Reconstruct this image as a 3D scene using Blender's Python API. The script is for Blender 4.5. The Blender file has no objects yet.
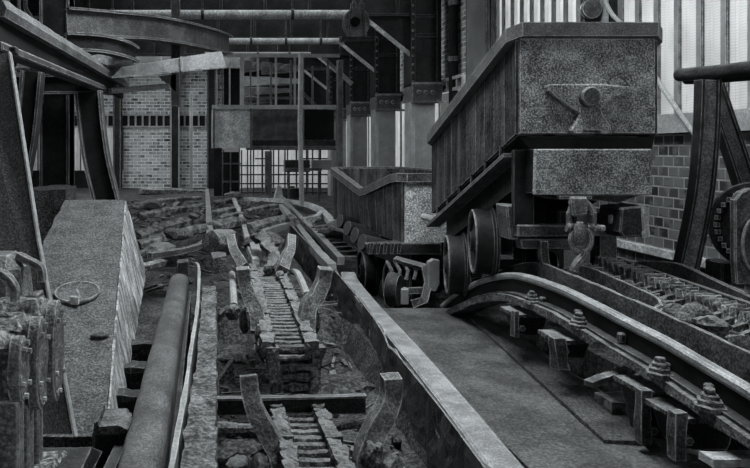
import bpy, bmesh, math, random
from mathutils import Vector, Matrix, noise
random.seed(7)
C = bpy.context.scene.collection
R = math.radians
# ------------------------------------------------------------------ camera, world, light, exposure
CH = 1.6; F = 700.0; VX = 205.0; VY = 148.0
cam = bpy.data.cameras.new('camera'); camo = bpy.data.objects.new('camera', cam); C.objects.link(camo)
camo.location = (0, 0, CH); camo.rotation_euler = (R(90), 0, 0)
cam.sensor_width = 36; cam.lens = 36*F/750; cam.shift_x = (375-VX)/750; cam.shift_y = -(234-VY)/750
cam.clip_start = .05; cam.clip_end = 300
bpy.context.scene.camera = camo
sc = bpy.context.scene
sc.view_settings.view_transform = 'Standard'; sc.view_settings.look = 'None'
sc.view_settings.gamma = 1; sc.view_settings.use_curve_mapping = False
sc.view_settings.exposure = -0.13
w = bpy.data.worlds.new('sky'); sc.world = w; w.use_nodes = True
w.node_tree.nodes['Background'].inputs[0].default_value = (.965, .99, 1.0, 1)
w.node_tree.nodes['Background'].inputs[1].default_value = .12
def area(name, loc, rot, sx, sy, power, col=(.95, .985, 1)):
    l = bpy.data.lights.new(name, 'AREA'); l.shape = 'RECTANGLE'; l.size = sx; l.size_y = sy; l.energy = power; l.color = col
    o = bpy.data.objects.new(name, l); C.objects.link(o); o.location = loc; o.rotation_euler = rot; return o
area('added_top_light', (1.4, 5.4, 6.2), (R(-10), R(0), 0), 3, 3.5, 680)  # added lamp above the roof gap, gives soft top light
area('window_daylight', (7.4, 8.6, 4.6), (R(0), R(68), 0), 4, 9, 760)
area('added_rear_fill', (3.2, -3.5, 3.2), (R(78), 0, R(8)), 4, 2, 110)  # added fill behind the camera for faces turned towards it
area('added_hall_fill', (1.0, 17.5, 5.1), (0, 0, 0), 6, 10, 330)  # added lamp under the closed ceiling to brighten the hall
area('added_far_fill', (-2.0, 23.5, 4.9), (R(38), 0, 0), 7, 1.5, 330)  # added lamp inside the hall, lifts the far brick wall
area('side_daylight', (7.6, 21, 2.6), (0, R(90), 0), 4, 13, 700)
area('end_daylight', (2.5, 31.5, 1.8), (R(-90), 0, 0), 7, 4, 420)
area('end_left_daylight', (-5.2, 31.5, 1.8), (R(-90), 0, 0), 4, 3, 190)
area('left_window_daylight', (-6.6, 19, 3.6), (0, R(-70), 0), 2.5, 9, 420)

# ------------------------------------------------------------------ helpers
def P(px, py, Y): return Vector(((px-VX)*Y/F, Y, CH-(py-VY)*Y/F))
def G(px, py, z=0.0): return P(px, py, F*(CH-z)/(py-VY))
def S(px, py, X): return P(px, py, F*X/(px-VX))
def V(*a): return Vector(a)

class MB:
    def __init__(s): s.bm = bmesh.new()
    def face(s, vs):
        try: s.bm.faces.new(vs)
        except ValueError: pass
    def hexa(s, p):
        v = [s.bm.verts.new(q) for q in p]
        for f in ((0,3,2,1),(4,5,6,7),(0,1,5,4),(1,2,6,5),(2,3,7,6),(3,0,4,7)): s.face([v[i] for i in f])
        return s
    def box(s, c, d, rot=(0,0,0)):
        from mathutils import Euler
        m = Euler(rot).to_matrix(); c = Vector(c); x, y, z = d[0]/2, d[1]/2, d[2]/2
        return s.hexa([c+m@Vector(q) for q in ((-x,-y,-z),(x,-y,-z),(x,y,-z),(-x,y,-z),(-x,-y,z),(x,-y,z),(x,y,z),(-x,y,z))])
    def bb(s, x0, x1, y0, y1, z0, z1): return s.box(((x0+x1)/2,(y0+y1)/2,(z0+z1)/2), (abs(x1-x0),abs(y1-y0),abs(z1-z0)))
    def bar(s, a, b, wd, ht, up=(0,0,1)):
        return s.sweep([(-wd/2,-ht/2),(wd/2,-ht/2),(wd/2,ht/2),(-wd/2,ht/2)], [a, b], up)
    def prism(s, pts, vec):
        vec = Vector(vec); a = [s.bm.verts.new(Vector(q)) for q in pts]; b = [s.bm.verts.new(Vector(q)+vec) for q in pts]
        s.face(a[::-1]); s.face(b); n = len(pts)
        for i in range(n): s.face([a[i], a[(i+1)%n], b[(i+1)%n], b[i]])
        return s
    def sweep(s, prof, path, up=(0,0,1), scales=None, caps=True):
        up = Vector(up); path = [Vector(q) for q in path]; rings = []
        for i, p in enumerate(path):
            t = (path[min(i+1, len(path)-1)]-path[max(i-1, 0)]).normalized()
            r = t.cross(up).normalized(); u = r.cross(t).normalized(); k = scales[i] if scales else 1
            rings.append([s.bm.verts.new(p+r*x*k+u*y*k) for x, y in prof])
        n = len(prof)
        for a, b in zip(rings, rings[1:]):
            for i in range(n): s.face([a[i], a[(i+1)%n], b[(i+1)%n], b[i]])
        if caps: s.face(rings[0][::-1]); s.face(rings[-1])
        return s
    def tube(s, path, r, n=10, scales=None):
        p = [Vector(q) for q in path]; t = (p[-1]-p[0]).normalized()
        up = (0,0,1) if abs(t.z) < .8 else (0,1,0)
        return s.sweep([(r*math.cos(2*math.pi*i/n), r*math.sin(2*math.pi*i/n)) for i in range(n)], path, up, scales)
    def torus(s, c, ax, R1, r, n=18, m=8, st=(1,1), arc=1.0, a0=0):
        c = Vector(c); ax = Vector(ax).normalized(); h = Vector((0,0,1)) if abs(ax.z) < .9 else Vector((0,1,0))
        e1 = ax.cross(h).normalized(); e2 = e1.cross(ax).normalized(); k = n if arc >= 1 else n+1; rings = []
        for i in range(k):
            a = a0+2*math.pi*arc*i/n; d = e1*math.cos(a)*st[0]+e2*math.sin(a)*st[1]; dn = (e1*math.cos(a)+e2*math.sin(a))
            rings.append([s.bm.verts.new(c+d*R1+dn*r*math.cos(2*math.pi*j/m)+ax*r*math.sin(2*math.pi*j/m)) for j in range(m)])
        for i in range(n if arc >= 1 else n):
            a, b = rings[i], rings[(i+1)%k]
            for j in range(m): s.face([a[j], a[(j+1)%m], b[(j+1)%m], b[j]])
        if arc < 1: s.face(rings[0][::-1]); s.face(rings[-1])
        return s
    def lathe(s, prof, o, ax, n=24, st=(1,1)):
        o = Vector(o); ax = Vector(ax).normalized(); h = Vector((0,0,1)) if abs(ax.z) < .9 else Vector((0,1,0))
        e1 = ax.cross(h).normalized(); e2 = e1.cross(ax).normalized(); rings = []
        for r, t in prof:
            rings.append([s.bm.verts.new(o+ax*t+(e1*math.cos(2*math.pi*i/n)*st[0]+e2*math.sin(2*math.pi*i/n)*st[1])*max(r,1e-4)) for i in range(n)])
        for a, b in zip(rings, rings[1:]):
            for i in range(n): s.face([a[i], a[(i+1)%n], b[(i+1)%n], b[i]])
        s.face(rings[0][::-1]); s.face(rings[-1]); return s
    def cyl(s, a, b, r, n=16, st=(1,1)):
        a = Vector(a); b = Vector(b); return s.lathe([(r,0),(r,(b-a).length)], a, b-a, n, st)
    def rock(s, c, d, seed=0, sub=2):
        r = bmesh.ops.create_icosphere(s.bm, subdivisions=sub, radius=1)['verts']; c = Vector(c)
        for v in r:
            k = 1+.38*noise.noise(v.co*1.3+Vector((seed*3.1, seed*1.7, 0)))+.16*noise.noise(v.co*3.5+Vector((0, seed*2.3, 5)))
            v.co = c+Vector((v.co.x*d[0], v.co.y*d[1], v.co.z*d[2]))*k
        return s
    def rough(s, amp, scale=6, mx=.08, seed=0):
        bm = s.bm; bmesh.ops.recalc_face_normals(bm, faces=bm.faces)
        bmesh.ops.triangulate(bm, faces=[f for f in bm.faces if len(f.verts) > 4])
        for _ in range(7):
            e = [e for e in bm.edges if e.calc_length() > mx]
            if not e or len(bm.verts) > 26000: break
            bmesh.ops.subdivide_edges(bm, edges=e, cuts=1, use_grid_fill=True)
            bmesh.ops.triangulate(bm, faces=[f for f in bm.faces if len(f.verts) > 4])
        bm.normal_update(); o = Vector((seed*7.3, seed*2.1, seed*4.7))
        for v in list(bm.verts):
            q = v.co*scale+o
            v.co += v.normal*amp*(noise.noise(q)+.55*noise.noise(q*2.7)+.3*noise.noise(q*6.1))*1.4
        return s
    def xf(s, f):
        for v in s.bm.verts: v.co = f(v.co.copy())
        return s
    def build(s, name, mat, parent=None, bevel=0, smooth=False, origin=None):
        bmesh.ops.recalc_face_normals(s.bm, faces=s.bm.faces)
        me = bpy.data.meshes.new(name)
        if parent is not None:
            L = Vector(parent.get('_w', (0,0,0)))
        else:
            xs = [v.co for v in s.bm.verts]
            L = Vector(((min(c.x for c in xs)+max(c.x for c in xs))/2, (min(c.y for c in xs)+max(c.y for c in xs))/2, min(c.z for c in xs)))
        for v in s.bm.verts: v.co -= L
        s.bm.to_mesh(me); s.bm.free(); me.materials.append(mat)
        if smooth:
            for p in me.polygons: p.use_smooth = True
            try: me.set_sharp_from_angle(angle=R(38))
            except Exception: pass
        o = bpy.data.objects.new(name, me); C.objects.link(o)
        if parent is not None: o.parent = parent
        else: o.location = L
        o['_w'] = tuple(L)
        if bevel:
            b = o.modifiers.new('bevel', 'BEVEL'); b.width = bevel; b.segments = 1; b.limit_method = 'ANGLE'; b.angle_limit = R(40)
        return o

def thing(name, label, cat, loc, group=None):
    o = bpy.data.objects.new(name, None); C.objects.link(o); o.location = loc; o['_w'] = tuple(loc); o.empty_display_size = .2
    o['label'] = label; o['category'] = cat
    if group: o['group'] = group
    return o
def tag(o, label, cat, group=None, kind=None):
    o['label'] = label; o['category'] = cat
    if group: o['group'] = group
    if kind: o['kind'] = kind
    return o
def struct(o): o['kind'] = 'structure'; return o
def dup(root, delta, label=None):
    r = root.copy(); C.objects.link(r); r.location = Vector(root.location)+Vector(delta)
    if label: r['label'] = label
    for ch in list(root.children):
        c = ch.copy(); C.objects.link(c); c.parent = r
        for g in list(ch.children):
            d = g.copy(); C.objects.link(d); d.parent = c
    return r
def smoothpath(pts, n=6):
    pts = [Vector(p) for p in pts]; out = []
    for i in range(len(pts)-1):
        p0 = pts[max(i-1,0)]; p1 = pts[i]; p2 = pts[i+1]; p3 = pts[min(i+2,len(pts)-1)]
        for k in range(n):
            t = k/n; out.append(.5*((2*p1)+(p2-p0)*t+(2*p0-5*p1+4*p2-p3)*t*t+(3*p1-p0-3*p2+p3)*t**3))
    return out+[pts[-1]]

# ------------------------------------------------------------------ materials
def tint(v, a=1): return (v*.96, v*.995, v*1.012, a)
def mat(name, lo, hi, scale=3, fine=45, fineamt=.5, rough=.7, metal=0, bump=.3, bscale=30, edge=0, dust=0, dustv=.25, streak=0, stretch=(1,1,1)):
    m = bpy.data.materials.new(name); m.use_nodes = True; nt = m.node_tree; N = nt.nodes; L = nt.links
    b = N['Principled BSDF']; b.inputs['Metallic'].default_value = metal; b.inputs['Roughness'].default_value = rough
    b.inputs['Specular IOR Level'].default_value = .12 if hi < .12 else .35
    geo = N.new('ShaderNodeTexCoord'); mp = N.new('ShaderNodeMapping'); mp.inputs['Scale'].default_value = stretch
    L.new(geo.outputs['Object'], mp.inputs['Vector'])
    def nz(s, det=5, src=mp):
        n = N.new('ShaderNodeTexNoise'); n.inputs['Scale'].default_value = s; n.inputs['Detail'].default_value = det; n.inputs['Roughness'].default_value = .65
        L.new(src.outputs[0], n.inputs['Vector']); return n
    def ramp(src, a, bb, c0, c1):
        r = N.new('ShaderNodeMapRange'); r.inputs[1].default_value = a; r.inputs[2].default_value = bb; r.inputs[3].default_value = c0; r.inputs[4].default_value = c1
        L.new(src, r.inputs[0]); return r.outputs[0]
    def math_(op, a, bb):
        n = N.new('ShaderNodeMath'); n.operation = op
        for i, x in enumerate((a, bb)):
            if isinstance(x, (int, float)): n.inputs[i].default_value = x
            else: L.new(x, n.inputs[i])
        return n.outputs[0]
    def mix(f, a, bb):
        n = N.new('ShaderNodeMix'); n.data_type = 'RGBA'
        if isinstance(f, (int, float)): n.inputs[0].default_value = f
        else: L.new(f, n.inputs[0])
        for i, x in ((6, a), (7, bb)):
            if isinstance(x, tuple): n.inputs[i].default_value = x
            else: L.new(x, n.inputs[i])
        return n.outputs[2]
    f = ramp(nz(scale).outputs['Fac'], .40, .62, 0, 1)
    g = ramp(nz(fine, 3).outputs['Fac'], .42, .62, 0, 1)
    fac = math_('POWER', math_('ADD', math_('MULTIPLY', f, 1-fineamt), math_('MULTIPLY', g, fineamt)), 1.5)
    col = mix(fac, tint(lo), tint(hi))
    if streak:
        sm = N.new('ShaderNodeMapping'); sm.inputs['Scale'].default_value = (9, 9, .8); L.new(geo.outputs['Object'], sm.inputs['Vector'])
        st = ramp(nz(1.3, 6, sm).outputs['Fac'], .45, .7, 0, streak)
        col = mix(st, col, tint(min(1, hi*2.2)))
        sd = ramp(nz(2.1, 6, sm).outputs['Fac'], .5, .72, 0, streak)
        col = mix(sd, col, tint(lo*.35))
    if dust:
        gn = N.new('ShaderNodeNewGeometry'); sx = N.new('ShaderNodeSeparateXYZ'); L.new(gn.outputs['Normal'], sx.inputs[0])
        d = math_('MULTIPLY', ramp(sx.outputs[2], .45, .95, 0, dust), ramp(nz(7, 6).outputs['Fac'], .35, .6, .25, 1))
        col = mix(d, col, tint(dustv))
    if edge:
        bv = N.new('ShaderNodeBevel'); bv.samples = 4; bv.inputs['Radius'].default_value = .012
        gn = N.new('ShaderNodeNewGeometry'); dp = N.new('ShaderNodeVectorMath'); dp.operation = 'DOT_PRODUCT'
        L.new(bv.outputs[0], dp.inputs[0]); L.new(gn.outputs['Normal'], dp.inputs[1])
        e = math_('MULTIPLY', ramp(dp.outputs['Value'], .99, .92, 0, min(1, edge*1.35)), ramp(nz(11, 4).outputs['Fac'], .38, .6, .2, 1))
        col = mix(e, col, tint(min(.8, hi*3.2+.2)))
    L.new(col, b.inputs['Base Color'])
    if bump:
        bn = N.new('ShaderNodeBump'); bn.inputs['Strength'].default_value = bump; bn.inputs['Distance'].default_value = .02
        h = math_('ADD', nz(bscale, 5).outputs['Fac'], math_('MULTIPLY', nz(bscale*.22, 4).outputs['Fac'], 1.3))
        L.new(h, bn.inputs['Height']); L.new(bn.outputs[0], b.inputs['Normal'])
    return m
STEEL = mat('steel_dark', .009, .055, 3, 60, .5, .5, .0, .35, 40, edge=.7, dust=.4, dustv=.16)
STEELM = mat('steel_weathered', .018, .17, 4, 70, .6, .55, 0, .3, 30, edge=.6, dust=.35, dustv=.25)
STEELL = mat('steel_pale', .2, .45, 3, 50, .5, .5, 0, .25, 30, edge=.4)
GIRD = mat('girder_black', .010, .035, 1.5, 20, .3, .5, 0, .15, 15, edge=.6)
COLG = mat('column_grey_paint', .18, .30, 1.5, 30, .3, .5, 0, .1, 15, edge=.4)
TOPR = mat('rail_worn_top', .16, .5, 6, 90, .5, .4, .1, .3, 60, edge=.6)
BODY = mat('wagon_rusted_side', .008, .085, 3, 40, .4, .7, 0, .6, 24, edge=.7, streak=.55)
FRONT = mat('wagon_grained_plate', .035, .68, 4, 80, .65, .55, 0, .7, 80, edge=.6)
FRONT2 = mat('wagon_lit_speckled', .2, 1.0, 6, 60, .8, .6, 0, .5, 60)  # speckled end plate, with the light falling on it put into the colour
EMB = mat('emblem_plate', .05, .2, 5, 95, .6, .5, 0, .4, 70, edge=.5)
CONC = mat('concrete_grained', .025, .26, 5, 60, .75, .85, 0, .9, 70, dust=.2, dustv=.3)
CONCW = mat('concrete_lime_streaked', .10, .55, 4, 50, .5, .85, 0, .8, 40, streak=.9)
LEDGE = mat('ledge_crust', .03, .32, 8, 50, .55, .85, 0, 1.0, 26)
DIRT = mat('dirt_ground', .01, .15, 3, 40, .6, .95, 0, 1.0, 28)
CRUST = mat('crusted_grease', .015, .26, 8, 60, .6, .75, 0, 1.0, 45, dust=.55, dustv=.34)
GRAV = mat('gravel_dust', .06, .5, 9, 40, .75, .9, 0, 1.0, 36)
TIMB = mat('old_timber', .03, .5, 2, 14, .5, .85, 0, .8, 12, dust=.3, dustv=.35, stretch=(1,1,1))
SLAB = mat('floor_slab', .03, .17, 3.5, 60, .55, .5, 0, .8, 40)
RRAIL = mat('round_rail_steel', .04, .21, 4, 100, .6, .45, 0, .35, 70)
LEG = mat('leg_plate_paint', .04, .19, 2, 110, .7, .55, 0, .4, 90)
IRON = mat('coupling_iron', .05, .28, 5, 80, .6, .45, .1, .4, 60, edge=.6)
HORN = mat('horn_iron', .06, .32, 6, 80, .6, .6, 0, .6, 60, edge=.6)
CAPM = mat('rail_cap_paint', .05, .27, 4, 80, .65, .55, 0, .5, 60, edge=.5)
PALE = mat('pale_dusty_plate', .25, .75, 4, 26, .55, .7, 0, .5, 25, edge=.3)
DARK = mat('plain_black', .008, .02, 2, 20, .3, .8, 0, .1, 15)  # even near-black for webs, beds and recessed parts
ROOF = mat('roof_dark', .012, .03, 1, 10, .3, .8, 0, .1, 8)
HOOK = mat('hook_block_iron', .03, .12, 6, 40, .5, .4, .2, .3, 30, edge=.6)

def brick(name, sx, bw, bh, v1, v2, mort, axis):
    m = bpy.data.materials.new(name); m.use_nodes = True; nt = m.node_tree; N = nt.nodes; L = nt.links
    b = N['Principled BSDF']; b.inputs['Roughness'].default_value = .8; b.inputs['Specular IOR Level'].default_value = .2
    tc = N.new('ShaderNodeTexCoord'); se = N.new('ShaderNodeSeparateXYZ'); co = N.new('ShaderNodeCombineXYZ')
    L.new(tc.outputs['Object'], se.inputs[0]); L.new(se.outputs[axis], co.inputs[0]); L.new(se.outputs[2], co.inputs[1])
    br = N.new('ShaderNodeTexBrick'); L.new(co.outputs[0], br.inputs['Vector'])
    br.inputs['Scale'].default_value = 1; br.inputs['Brick Width'].default_value = bw; br.inputs['Row Height'].default_value = bh
    br.inputs['Mortar Size'].default_value = .012; br.inputs['Mortar Smooth'].default_value = .4
    br.inputs['Color1'].default_value = tint(v1); br.inputs['Color2'].default_value = tint(v2); br.inputs['Mortar'].default_value = tint(mort)
    n = N.new('ShaderNodeTexNoise'); n.inputs['Scale'].default_value = sx; n.inputs['Detail'].default_value = 8; L.new(tc.outputs['Object'], n.inputs['Vector'])
    mr = N.new('ShaderNodeMapRange'); mr.inputs[1].default_value = .47; mr.inputs[2].default_value = .58; mr.inputs[3].default_value = 0; mr.inputs[4].default_value = .65
    L.new(n.outputs['Fac'], mr.inputs[0])
    mx = N.new('ShaderNodeMix'); mx.data_type = 'RGBA'; L.new(mr.outputs[0], mx.inputs[0]); L.new(br.outputs['Color'], mx.inputs[6]); mx.inputs[7].default_value = tint((v1+mort)*.5)
    L.new(mx.outputs[2], b.inputs['Base Color'])
    bp = N.new('ShaderNodeBump'); bp.inputs['Strength'].default_value = .6; bp.inputs['Distance'].default_value = .02; bp.invert = True
    L.new(br.outputs['Fac'], bp.inputs['Height']); L.new(bp.outputs[0], b.inputs['Normal'])
    return m
BRR = brick('brick_right', 6, .165, .112, .012, .11, .24, 1)
BRH = brick('brick_high', 5, .25, .1, .12, .4, .8, 1)
BRF = brick('brick_far', 4.5, .3, .13, .05, .5, .95, 0)

def translucent(name, v, wav):
    m = bpy.data.materials.new(name); m.use_nodes = True; nt = m.node_tree; N = nt.nodes; L = nt.links
    N.remove(N['Principled BSDF']); o = N['Material Output']
    t = N.new('ShaderNodeBsdfTranslucent'); d = N.new('ShaderNodeBsdfDiffuse'); a = N.new('ShaderNodeMixShader'); a.inputs[0].default_value = .25
    tc = N.new('ShaderNodeTexCoord'); n = N.new('ShaderNodeTexNoise'); n.inputs['Scale'].default_value = 2.5; n.inputs['Detail'].default_value = 6
    wv = N.new('ShaderNodeTexWave'); wv.bands_direction = 'Z'; wv.inputs['Scale'].default_value = 11; wv.inputs['Distortion'].default_value = 1.5
    L.new(tc.outputs['Object'], n.inputs['Vector']); L.new(tc.outputs['Object'], wv.inputs['Vector'])
    ad = N.new('ShaderNodeMath'); ad.operation = 'MULTIPLY_ADD'; ad.inputs[1].default_value = wav; L.new(wv.outputs['Fac'], ad.inputs[0]); L.new(n.outputs['Fac'], ad.inputs[2])
    r = N.new('ShaderNodeMapRange'); r.inputs[1].default_value = .3; r.inputs[2].default_value = .75+wav; r.inputs[3].default_value = v*.7; r.inputs[4].default_value = v
    L.new(ad.outputs[0], r.inputs[0]); L.new(r.outputs[0], t.inputs['Color']); L.new(r.outputs[0], d.inputs['Color'])
    L.new(t.outputs[0], a.inputs[1]); L.new(d.outputs[0], a.inputs[2]); L.new(a.outputs[0], o.inputs['Surface'])
    return m
PANEL = translucent('translucent_sheet', .7, .3)

# ------------------------------------------------------------------ setting
def ground_z(x, y):
    z = -.12
    if -.35 < x < 1.5 and y < 7: z = -.38
    if x < -.3 and y < 6: z = -.25
    if 1.45 < x < 2.5 and y < 7.1: z = -.14
    if 1.2 < x < 4.2 and 7.05 < y < 13: z = -.32
    if y > 7 and x < 1.4: z = -.1
    if y > 12: z = .0
    return z
m = MB(); nx, ny = 150, 190; grid = []
for j in range(ny+1):
    y = -2+ (j/ny)**1.6*33; row = []
    for i in range(nx+1):
        x = -7+13.5*i/nx
        q = Vector((x*1.6, y*1.6, 0)); n_ = noise.noise(q)*.5+noise.noise(q*2.8)*.35+noise.noise(q*7)*.2
        a = .11 if (y > 7 and y < 16) or (-.3 < x < 1.5) else .05
        if 1.45 < x < 2.6 and y < 7: a = .02
        row.append(m.bm.verts.new((x, y, ground_z(x, y)+a*n_)))
    grid.append(row)
for j in range(ny):
    for i in range(nx): m.face([grid[j][i], grid[j][i+1], grid[j+1][i+1], grid[j+1][i]])
struct(m.build('ground', DIRT, smooth=True))
struct(MB().bb(1.62, 2.62, 1.0, 7.0, -.2, 0.0).rough(.004, 4, .12).build('floor_slab', SLAB))

struct(MB().bb(5.0, 5.3, -1, 13.3, -.5, 1.76).build('wall_right', BRR))
struct(MB().bb(4.9, 5.25, -1, 12.1, 1.76, 1.96).rough(.004, 5, .3).build('trim_1', STEELL))
struct(MB().bb(4.93, 5.0, -1, 12.1, .42, .5).build('trim_2', PALE))
def sheet_window(name, X, y0, y1, z0, z1, pitch=.34, along='y'):
    s = MB(); b = MB(); st = MB(); n = int((y1-y0)/pitch); p = []
    for i in range(n+1):
        y = y0+i*pitch
        p += [(0, y), (0, y+pitch*.52), (.05, y+pitch*.68), (.05, y+pitch*.85)]
    for (a0, a1), (c0, c1) in zip(p, p[1:]):
        if along == 'y': q = [V(X+a0, a1, z0), V(X+c0, c1, z0), V(X+c0, c1, z1), V(X+a0, a1, z1)]
        else: q = [V(a1, X+a0, z0), V(c1, X+c0, z0), V(c1, X+c0, z1), V(a1, X+a0, z1)]
        s.prism(q, (.006, 0, 0) if along == 'y' else (0, .006, 0))
    for i in range(n+2):
        y = y0+i*pitch-.02
        if along == 'y': b.bb(X-.012, X+.01, y-.012, y+.012, z0, z1); st.bb(X-.012, X-.006, y+.014, y+.085, z0, z1)
        else: b.bb(y-.03, y+.03, X-.03, X+.01, z0, z1)
    r = struct(s.build(name, PANEL)); br = b.build('glazing_bars', STEELM, r)
    if along == 'y': st.build('fold_shade_strips', COLG, r)  # grey strips imitate the shading on the sheet folds
    else: st.bm.free()
    return r
sheet_window('window_1', 5.05, 1.0, 8.55, 1.96, 5.6)
sheet_window('window_2', 5.05, 9.1, 11.9, 1.96, 5.6)
sheet_window('window_3', 5.1, 15.2, 27.4, .9, 2.75, .6)
struct(MB().bb(5.0, 5.3, 13.3, 28, 2.95, 5.3).build('wall_right_upper', BRH))
struct(MB().bb(5.0, 5.3, 13.3, 28, -.4, .9).build('wall_right_base', BRR))
def batten_band(name, fixed, a0, a1, z0, z1, axis):
    m = MB(); k = int((a1-a0)/.28)
    def bx(u0, u1, v0, v1, w0, w1):
        if axis == 'y': m.bb(fixed-v1, fixed-v0, u0, u1, w0, w1)
        else: m.bb(u0, u1, fixed-v1, fixed-v0, w0, w1)
    bx(a0, a1, 0, .12, z1-.06, z1); bx(a0, a1, 0, .12, z0, z0+.06)
    for i in range(k): bx(a0+i*.28, a0+i*.28+.06, .0, .1, z0, z1)
    bk = MB()
    if axis == 'y': bk.bb(fixed, fixed+.05, a0, a1, z0, z1)
    else: bk.bb(a0, a1, fixed, fixed+.05, z0, z1)
    o = struct(bk.build(name, DARK)); m.build('battens', STEELL, o); return o
batten_band('trim_3', 4.95, 13.2, 28, 2.72, 3.0, 'y')

# far wall: brick panels, batten band, sheets, lattice glazing
FY = 28
struct(MB().bb(-3.45, .75, FY, FY+.3, -.1, 2.42).build('wall_far', BRF))
struct(MB().bb(-7, .75, FY, FY+.3, 2.95, 5.4).build('wall_far_upper', BRF))
batten_band('trim_4', FY-.02, -7, .75, 2.42, 2.95, 'x')
sheet_window('window_4', FY+.02, -7, -3.5, .7, 2.42, .34, 'x')
struct(MB().bb(-7, -3.5, FY, FY+.3, -.1, .7).build('wall_far_base', DARK))
struct(MB().bb(.75, 5.3, FY+.4, FY+.6, 2.0, 5.4).build('wall_far_right', ROOF))
sheet_window('window_5', FY+.2, 1.4, 5.4, -.35, 2.0, .46, 'x')
struct(MB().bb(-7.2, -7, 1, FY+.3, 3.0, 5.4).build('wall_left', BRF))
struct(MB().bb(-7.2, -7, 12, FY+.3, -.3, .6).build('wall_left_base', BRR))
sheet_window('window_6', -7.1, 12, 27, .6, 3.0, .5)
m = MB(); m.bb(-7.2, 5.3, 8.2, FY+.6, 5.25, 5.4); m.bb(-7.2, -.8, -3, 8.2, 5.25, 5.4); m.bb(3.6, 5.3, -3, 8.2, 5.25, 5.4); m.bb(-.8, 3.6, -3, 2.2, 5.25, 5.4)
struct(m.build('ceiling', ROOF))
m = MB()
for yy in (12.6, 15.8, 18.7, 21.5, 24.5): m.bb(-7, 5, yy, yy+.12, 4.95, 5.25)
for xx in (-5, -2.4, 0.2, 2.8): m.bb(xx, xx+.1, 9, FY, 5.05, 5.25)
struct(m.build('trim_5', GIRD))

# ------------------------------------------------------------------ portal frames down the hall
for i, (Y, lab, zt) in enumerate([(14.2, 'nearest dark steel portal frame on the right, its cross beam along the top edge', 1),
                              (17.2, 'second dark steel portal frame back, one bay behind the nearest one', 1),
                              (20.2, 'third dark steel portal frame, behind the second and right of the cabin', 1),
                              (23.4, 'farthest visible dark portal frame with grey column beyond the cabin', 1)]):
    r = thing('portal_frame', lab, 'steel frame', (4.4, Y, 0), 'portal frames down the hall')
    x0, x1 = 4.2, 4.75
    c = MB().bb(x0, x1, Y, Y+.5, 2.86, 5.25)
    c.bb(x0-.03, x0+.05, Y-.05, Y+.5, 2.86, 5.25); c.bb(x1-.05, x1+.03, Y-.05, Y+.5, 2.86, 5.25)
    c.bb(x0, x1, Y-.04, Y+.02, 3.85, 3.92); c.bb(x0, x1, Y-.04, Y+.02, 4.25, 4.3)
    up = c.build('upper_column', GIRD, r)
    rv = MB()
    for k in range(14): rv.cyl((x0, Y-.075, 2.95+k*.17), (x0, Y-.045, 2.95+k*.17), .022, 6)
    rv.build('rivets', STEELM, up)
    MB().bb(x0+.05, x1-.05, Y+.05, Y+.45, -.2, 2.62).build('lower_column', COLG, r, bevel=.02)
    ed = MB().bb(x0-.01, x0+.06, Y, Y+.5, -.2, 2.62); ed.build('column_flange', STEELL, r)
    bk = MB().bb(x0-.03, x1+.03, Y-.12, Y+.5, 2.55, 2.9); bk.bb(x0-.03, x1+.35, Y-.1, Y-.02, 2.86, 2.93); bk.bb(x0-.03, x1+.35, Y-.1, Y-.02, 2.5, 2.55)
    for k in range(3): bk.cyl((x0+.1+k*.14, Y-.16, 2.72), (x0+.1+k*.14, Y-.1, 2.72), .045, 8)
    bk.build('bracket', STEELM, r, bevel=.01)
    b = MB().bb(-6.9, x0, Y+.08, Y+.2, 4.32, 5.2); b.bb(-6.9, x0, Y, Y+.3, 4.28, 4.33)
    for k in range(12): b.bb(-6+k*.9, -5.95+k*.9, Y+.02, Y+.1, 4.33, 5.2)
    b.build('cross_beam', GIRD, r)
    g = MB().prism([V(x0, Y+.1, 3.52), V(x0-.95, Y+.1, 4.3), V(x0, Y+.1, 4.3)], (0, .03, 0)); g.build('gusset_plate', GIRD, r)
    MB().bar((x0+.02, Y+.08, 3.48), (x0-1.0, Y+.08, 4.3), .075, .05, (0, 1, 0)).build('brace', PALE, r)

def col(name, X0, X1, Y, z0, z1, lab, cat, web=GIRD, fl=STEELM, fw=.05, grp=None, d=.35):
    r = thing(name, lab, cat, ((X0+X1)/2, Y, z0), grp)
    MB().bb(X0, X1, Y+.05, Y+d, z0, z1).build('web', web, r)
    for x in (X0, X1-fw): MB().bb(x, x+fw, Y, Y+d+.05, z0, z1).build('flange', fl, r)
    return r
col('steel_column', -2.13, -1.75, 9.0, -.1, 5.4, 'broad dark steel column rising behind the left sloping girder and concrete block', 'column', fw=.035)
col('steel_column', -3.62, -3.3, FY-.5, 0, 4.5, 'slim dark column against far wall, between pale corrugated sheet and brick panel', 'column')
col('steel_column', -1.36, -1.0, FY-.5, 0, 4.6, 'dark far-wall column with pale flanges between the two brick panels', 'column', fl=STEELL)
col('steel_column', .08, .42, FY-.6, 0, 4.9, 'dark far-wall column directly left of the hanging plate cabin', 'column')
col('steel_column', -.55, -.44, FY-3, 0, 3.6, 'thin pale post standing before the narrow brick panel at far wall', 'post', web=STEELL, fl=STEELL, fw=.03, d=.1)
col('steel_column', 4.86, 5.0, 12.1, .5, 5.4, 'grey painted flat column on right wall between sheeting and drainpipe', 'column', web=COLG, fl=STEELM, d=.9)
m = MB().tube([(4.88, 13.75, .5), (4.88, 13.75, 5.3)], .09, 14); r = tag(m.build('drainpipe', DARK, smooth=True), 'black vertical drainpipe on the brick wall above the nearer wagon rim', 'pipe')
for z in (3.3, 4.4): MB().cyl((4.88, 13.75, z), (4.88, 13.75, z+.09), .11, 14).build('pipe_collar', STEELM, r)
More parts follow.
